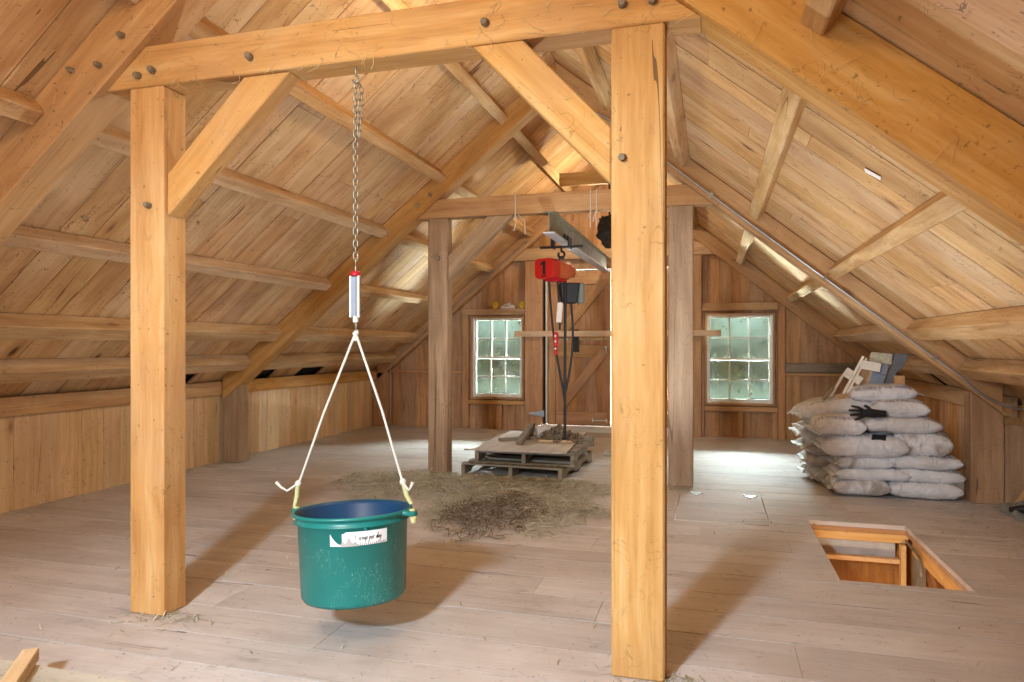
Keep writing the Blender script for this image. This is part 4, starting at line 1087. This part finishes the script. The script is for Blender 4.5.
m = MB(); m.solid([(2.50, 6.98, .02), (2.60, 6.9, .02), (2.60, 6.95, .23), (2.50, 7.0, .02), (2.60, 6.92, .02), (2.60, 6.97, .23)], [(0, 1, 2), (3, 4, 5), (0, 1, 4, 3), (1, 2, 5, 4), (2, 0, 3, 5)]); tag(m.build('board_offcut', 'rear_timber'), 'brown triangular board offcut leaning behind the plastic wrap', 'board')

# foreground: pale board and block at lower left
m = MB(); m.hexa([(-3.3, 1.75, .07), (-1.9, 1.72, .07), (-1.95, 2.18, .07), (-3.3, 2.19, .07), (-3.3, 1.75, .1), (-1.9, 1.72, .1), (-1.95, 2.18, .1), (-3.3, 2.19, .1)], (1, 0, 0), bev=.003)
m.bb(-2.9, -2.85, 1.8, 2.1, 0, .07); m.bb(-2.2, -2.15, 1.8, 2.1, 0, .07)
tag(m.build('pale_board', 'palewood'), 'pale dusty board at the lower left corner of the view', 'board')
m = MB(); m.bar((-2.70, 2.205, .1255), (-2.45, 1.88, .1255), .06, .05, bev=.003); tag(m.build('wood_cleat', 'bar'), 'short pale wood strip lying across the board at the lower left', 'strip')
# paper scrap stuck on the right roof
n = V((-ST, 0, -CT)); t_ = V((CT, 0, -ST)); y = V((0, 1, 0))
c = V((XC+2.42, 4.3, APEX-SL*2.42))+n*.006
m = MB(); m.hexa([c+t_*a+y*b_+n*d for d in (0, .002) for a, b_ in ((-.05, -.02), (.05, -.05), (.06, 0), (-.03, .03))], t_); tag(m.build('paper_scrap', 'paper'), 'small white paper scrap stuck to the right roof boards', 'paper')
# cobwebs
def cob(pts):
    pass
m = MB()
for i in range(120):
    side = random.choice((-1, 1)); fy = random.choice((2.9, 2.9, 2.95, 7.03)); a = random.uniform(.3, 3.2)
    p = V((XC+side*a, fy-.006, roofz(XC+side*a)-random.uniform(.05, .3)))
    q = p+V((random.gauss(0, .07), -random.uniform(.0, .05), -random.uniform(.02, .12)))
    mid = (p+q)/2+V((random.gauss(0, .03), -.01, random.gauss(0, .03)-.02))
    m.tube([p, mid, q], .0011, 3, cap=False)
for i in range(60):
    x = random.uniform(-2.9, -.2); p = V((x, 2.935, random.uniform(2.72, 2.95))); q = p+V((random.gauss(0, .05), -.01, -random.uniform(.01, .08)))
    m.tube([p, (p+q)/2+V((random.gauss(0, .02), 0, -.01)), q], .0011, 3, cap=False)
tag(m.build('cobwebs', 'web'), 'dusty cobweb threads clinging to rafters and beams', 'cobweb', kind='stuff')

# ------------------------------------------------------------------ outdoors
g_ = MB(); g_.bb(-40, 40, 11.6, 70, -3.3, -3.0); struct(g_.build('ground', 'lawn'), 'lawn outside the far windows', 'ground')
def tree(x, y, h, r, n, label):
    e = empty('tree', (x, y, -3)); tag(e, label, 'tree', 'trees outside the far windows')
    m = MB(); m.tube([(x, y, -3), (x+.1, y, -3+h*.4), (x, y, -3+h*.8)], [.22, .16, .05], 8); m.build('trunk', 'bark', e)
    vs, fs, rs = [], [], []
    for i in range(n):
        d = V((random.gauss(0, 1), random.gauss(0, 1), random.gauss(0, 1))).normalized()*(random.random()**.4)
        k = 1+.35*mnoise.noise(d*2+V((x, y, 0)))
        c = V((x, y, -3+h*.58))+V((d.x*r*k, d.y*r*k, d.z*h*.46*k))
        a = V((random.gauss(0, 1), random.gauss(0, 1), random.gauss(0, 1))).normalized(); b_ = a.orthogonal().normalized(); s = random.uniform(.07, .17)
        q = len(vs); vs += [c+a*s, c+b_*s*.6, c-a*s, c-b_*s*.6]; fs.append((q, q+1, q+2, q+3)); rs += [random.random()]*4
    m = MB(); m.v = [tuple(p) for p in vs]; m.g = m.v; m.r = rs; m.f = fs; m.mi = [0]*len(fs); m.sm = [False]*len(fs)
    m.build('foliage', 'leaf', e, fix=False)
for x, y, h, r, n, l in ((-8.5, 21, 10, 3.6, 12000, 'leafy tree outside, left part of the left far window'), (-4.5, 24, 11.5, 4.0, 13000, 'leafy tree outside, right part of the left far window'),
                         (-.6, 23, 10, 3.7, 12000, 'leafy tree outside, left part of the right far window'), (3.4, 22, 11, 3.8, 13000, 'leafy tree outside, right part of the right far window')):
    tree(x, y, h, r, n, l)

# ------------------------------------------------------------------ light
w = bpy.data.worlds.new('sky'); SC.world = w; w.use_nodes = True
bgn = w.node_tree.nodes['Background']; bgn.inputs[0].default_value = (.86, .93, 1, 1); bgn.inputs[1].default_value = 1.1
def lamp(name, ty, loc, energy, color, size=.2, aim=None, **kw):
    l = bpy.data.lights.new(name, ty); l.energy = energy; l.color = color
    if ty in ('POINT', 'SPOT'): l.shadow_soft_size = size
    if ty == 'AREA': l.shape = 'RECTANGLE'; l.size, l.size_y = size
    for k, v in kw.items(): setattr(l, k, v)
    o = bpy.data.objects.new(name, l); COL.objects.link(o); o.location = loc
    if aim is not None: o.rotation_euler = (V(aim)-V(loc)).to_track_quat('-Z', 'Y').to_euler()
    return o
lamp('work_lamp', 'SPOT', (-1.46, -.9, 2.45), 820, (.74, .88, 1), .16, (-1.5, 4.2, .0), spot_size=math.radians(80), spot_blend=.9)
lamp('near_fill', 'AREA', (-1.46, -1.5, 1.45), 45, (.86, .94, 1), (.8, 1.3), (-1.5, 4, 1.3))  # added fill lamp for highlights on the bucket; the near gable has no window
lamp('bulb', 'POINT', (-1.5, .0, 3.3), 120, (1, .82, .56), .3)
lamp('bulb_middle', 'POINT', (-1.5, 4.5, 3.4), 30, (1, .80, .50), .05)
lamp('rear_fill', 'POINT', (-1.5, 9.6, 3.35), 45, (1, .84, .58), .05)  # unseen fill lamp added to brighten the rear bay evenly
for (x0, x1, z0, z1) in WIN:
    lamp('window_daylight', 'AREA', ((x0+x1)/2, 11.9, (z0+z1)/2+1.25), 3600, (.88, .95, 1), (1.4, 1.0), ((x0+x1)/2, 10.0, .3))
    lamp('ground_bounce', 'AREA', ((x0+x1)/2, 12.0, -.45), 9000, (.97, 1, .96), (1.6, 1.0), ((x0+x1)/2, 9.6, 2.0))
lamp('floor_lamp', 'SPOT', (-.42, 5.1, .32), 150, (.86, .94, 1), .08, (-1.0, 5.6, 4), spot_size=math.radians(165), spot_blend=.4)
lamp('stair_light', 'POINT', (.9, 5.0, -1.0), 30, (1, .84, .6), .1)

# ------------------------------------------------------------------ camera
cam = bpy.data.cameras.new('camera'); co = bpy.data.objects.new('camera', cam); COL.objects.link(co)
co.location = (0, 0, 1.4); co.rotation_euler = (PI/2, 0, math.radians(16.1))
cam.sensor_width = 36; cam.lens = 696/1024*36; cam.shift_y = 4/1024; cam.clip_start = .05
SC.camera = co
SC.view_settings.view_transform = 'Standard'; SC.view_settings.look = 'None'; SC.view_settings.gamma = 1; SC.view_settings.use_curve_mapping = False
SC.view_settings.exposure = .25
SC.cycles.use_denoising = True
SC.cycles.max_bounces = 10; SC.cycles.diffuse_bounces = 5
SC.cycles.sample_clamp_indirect = 6
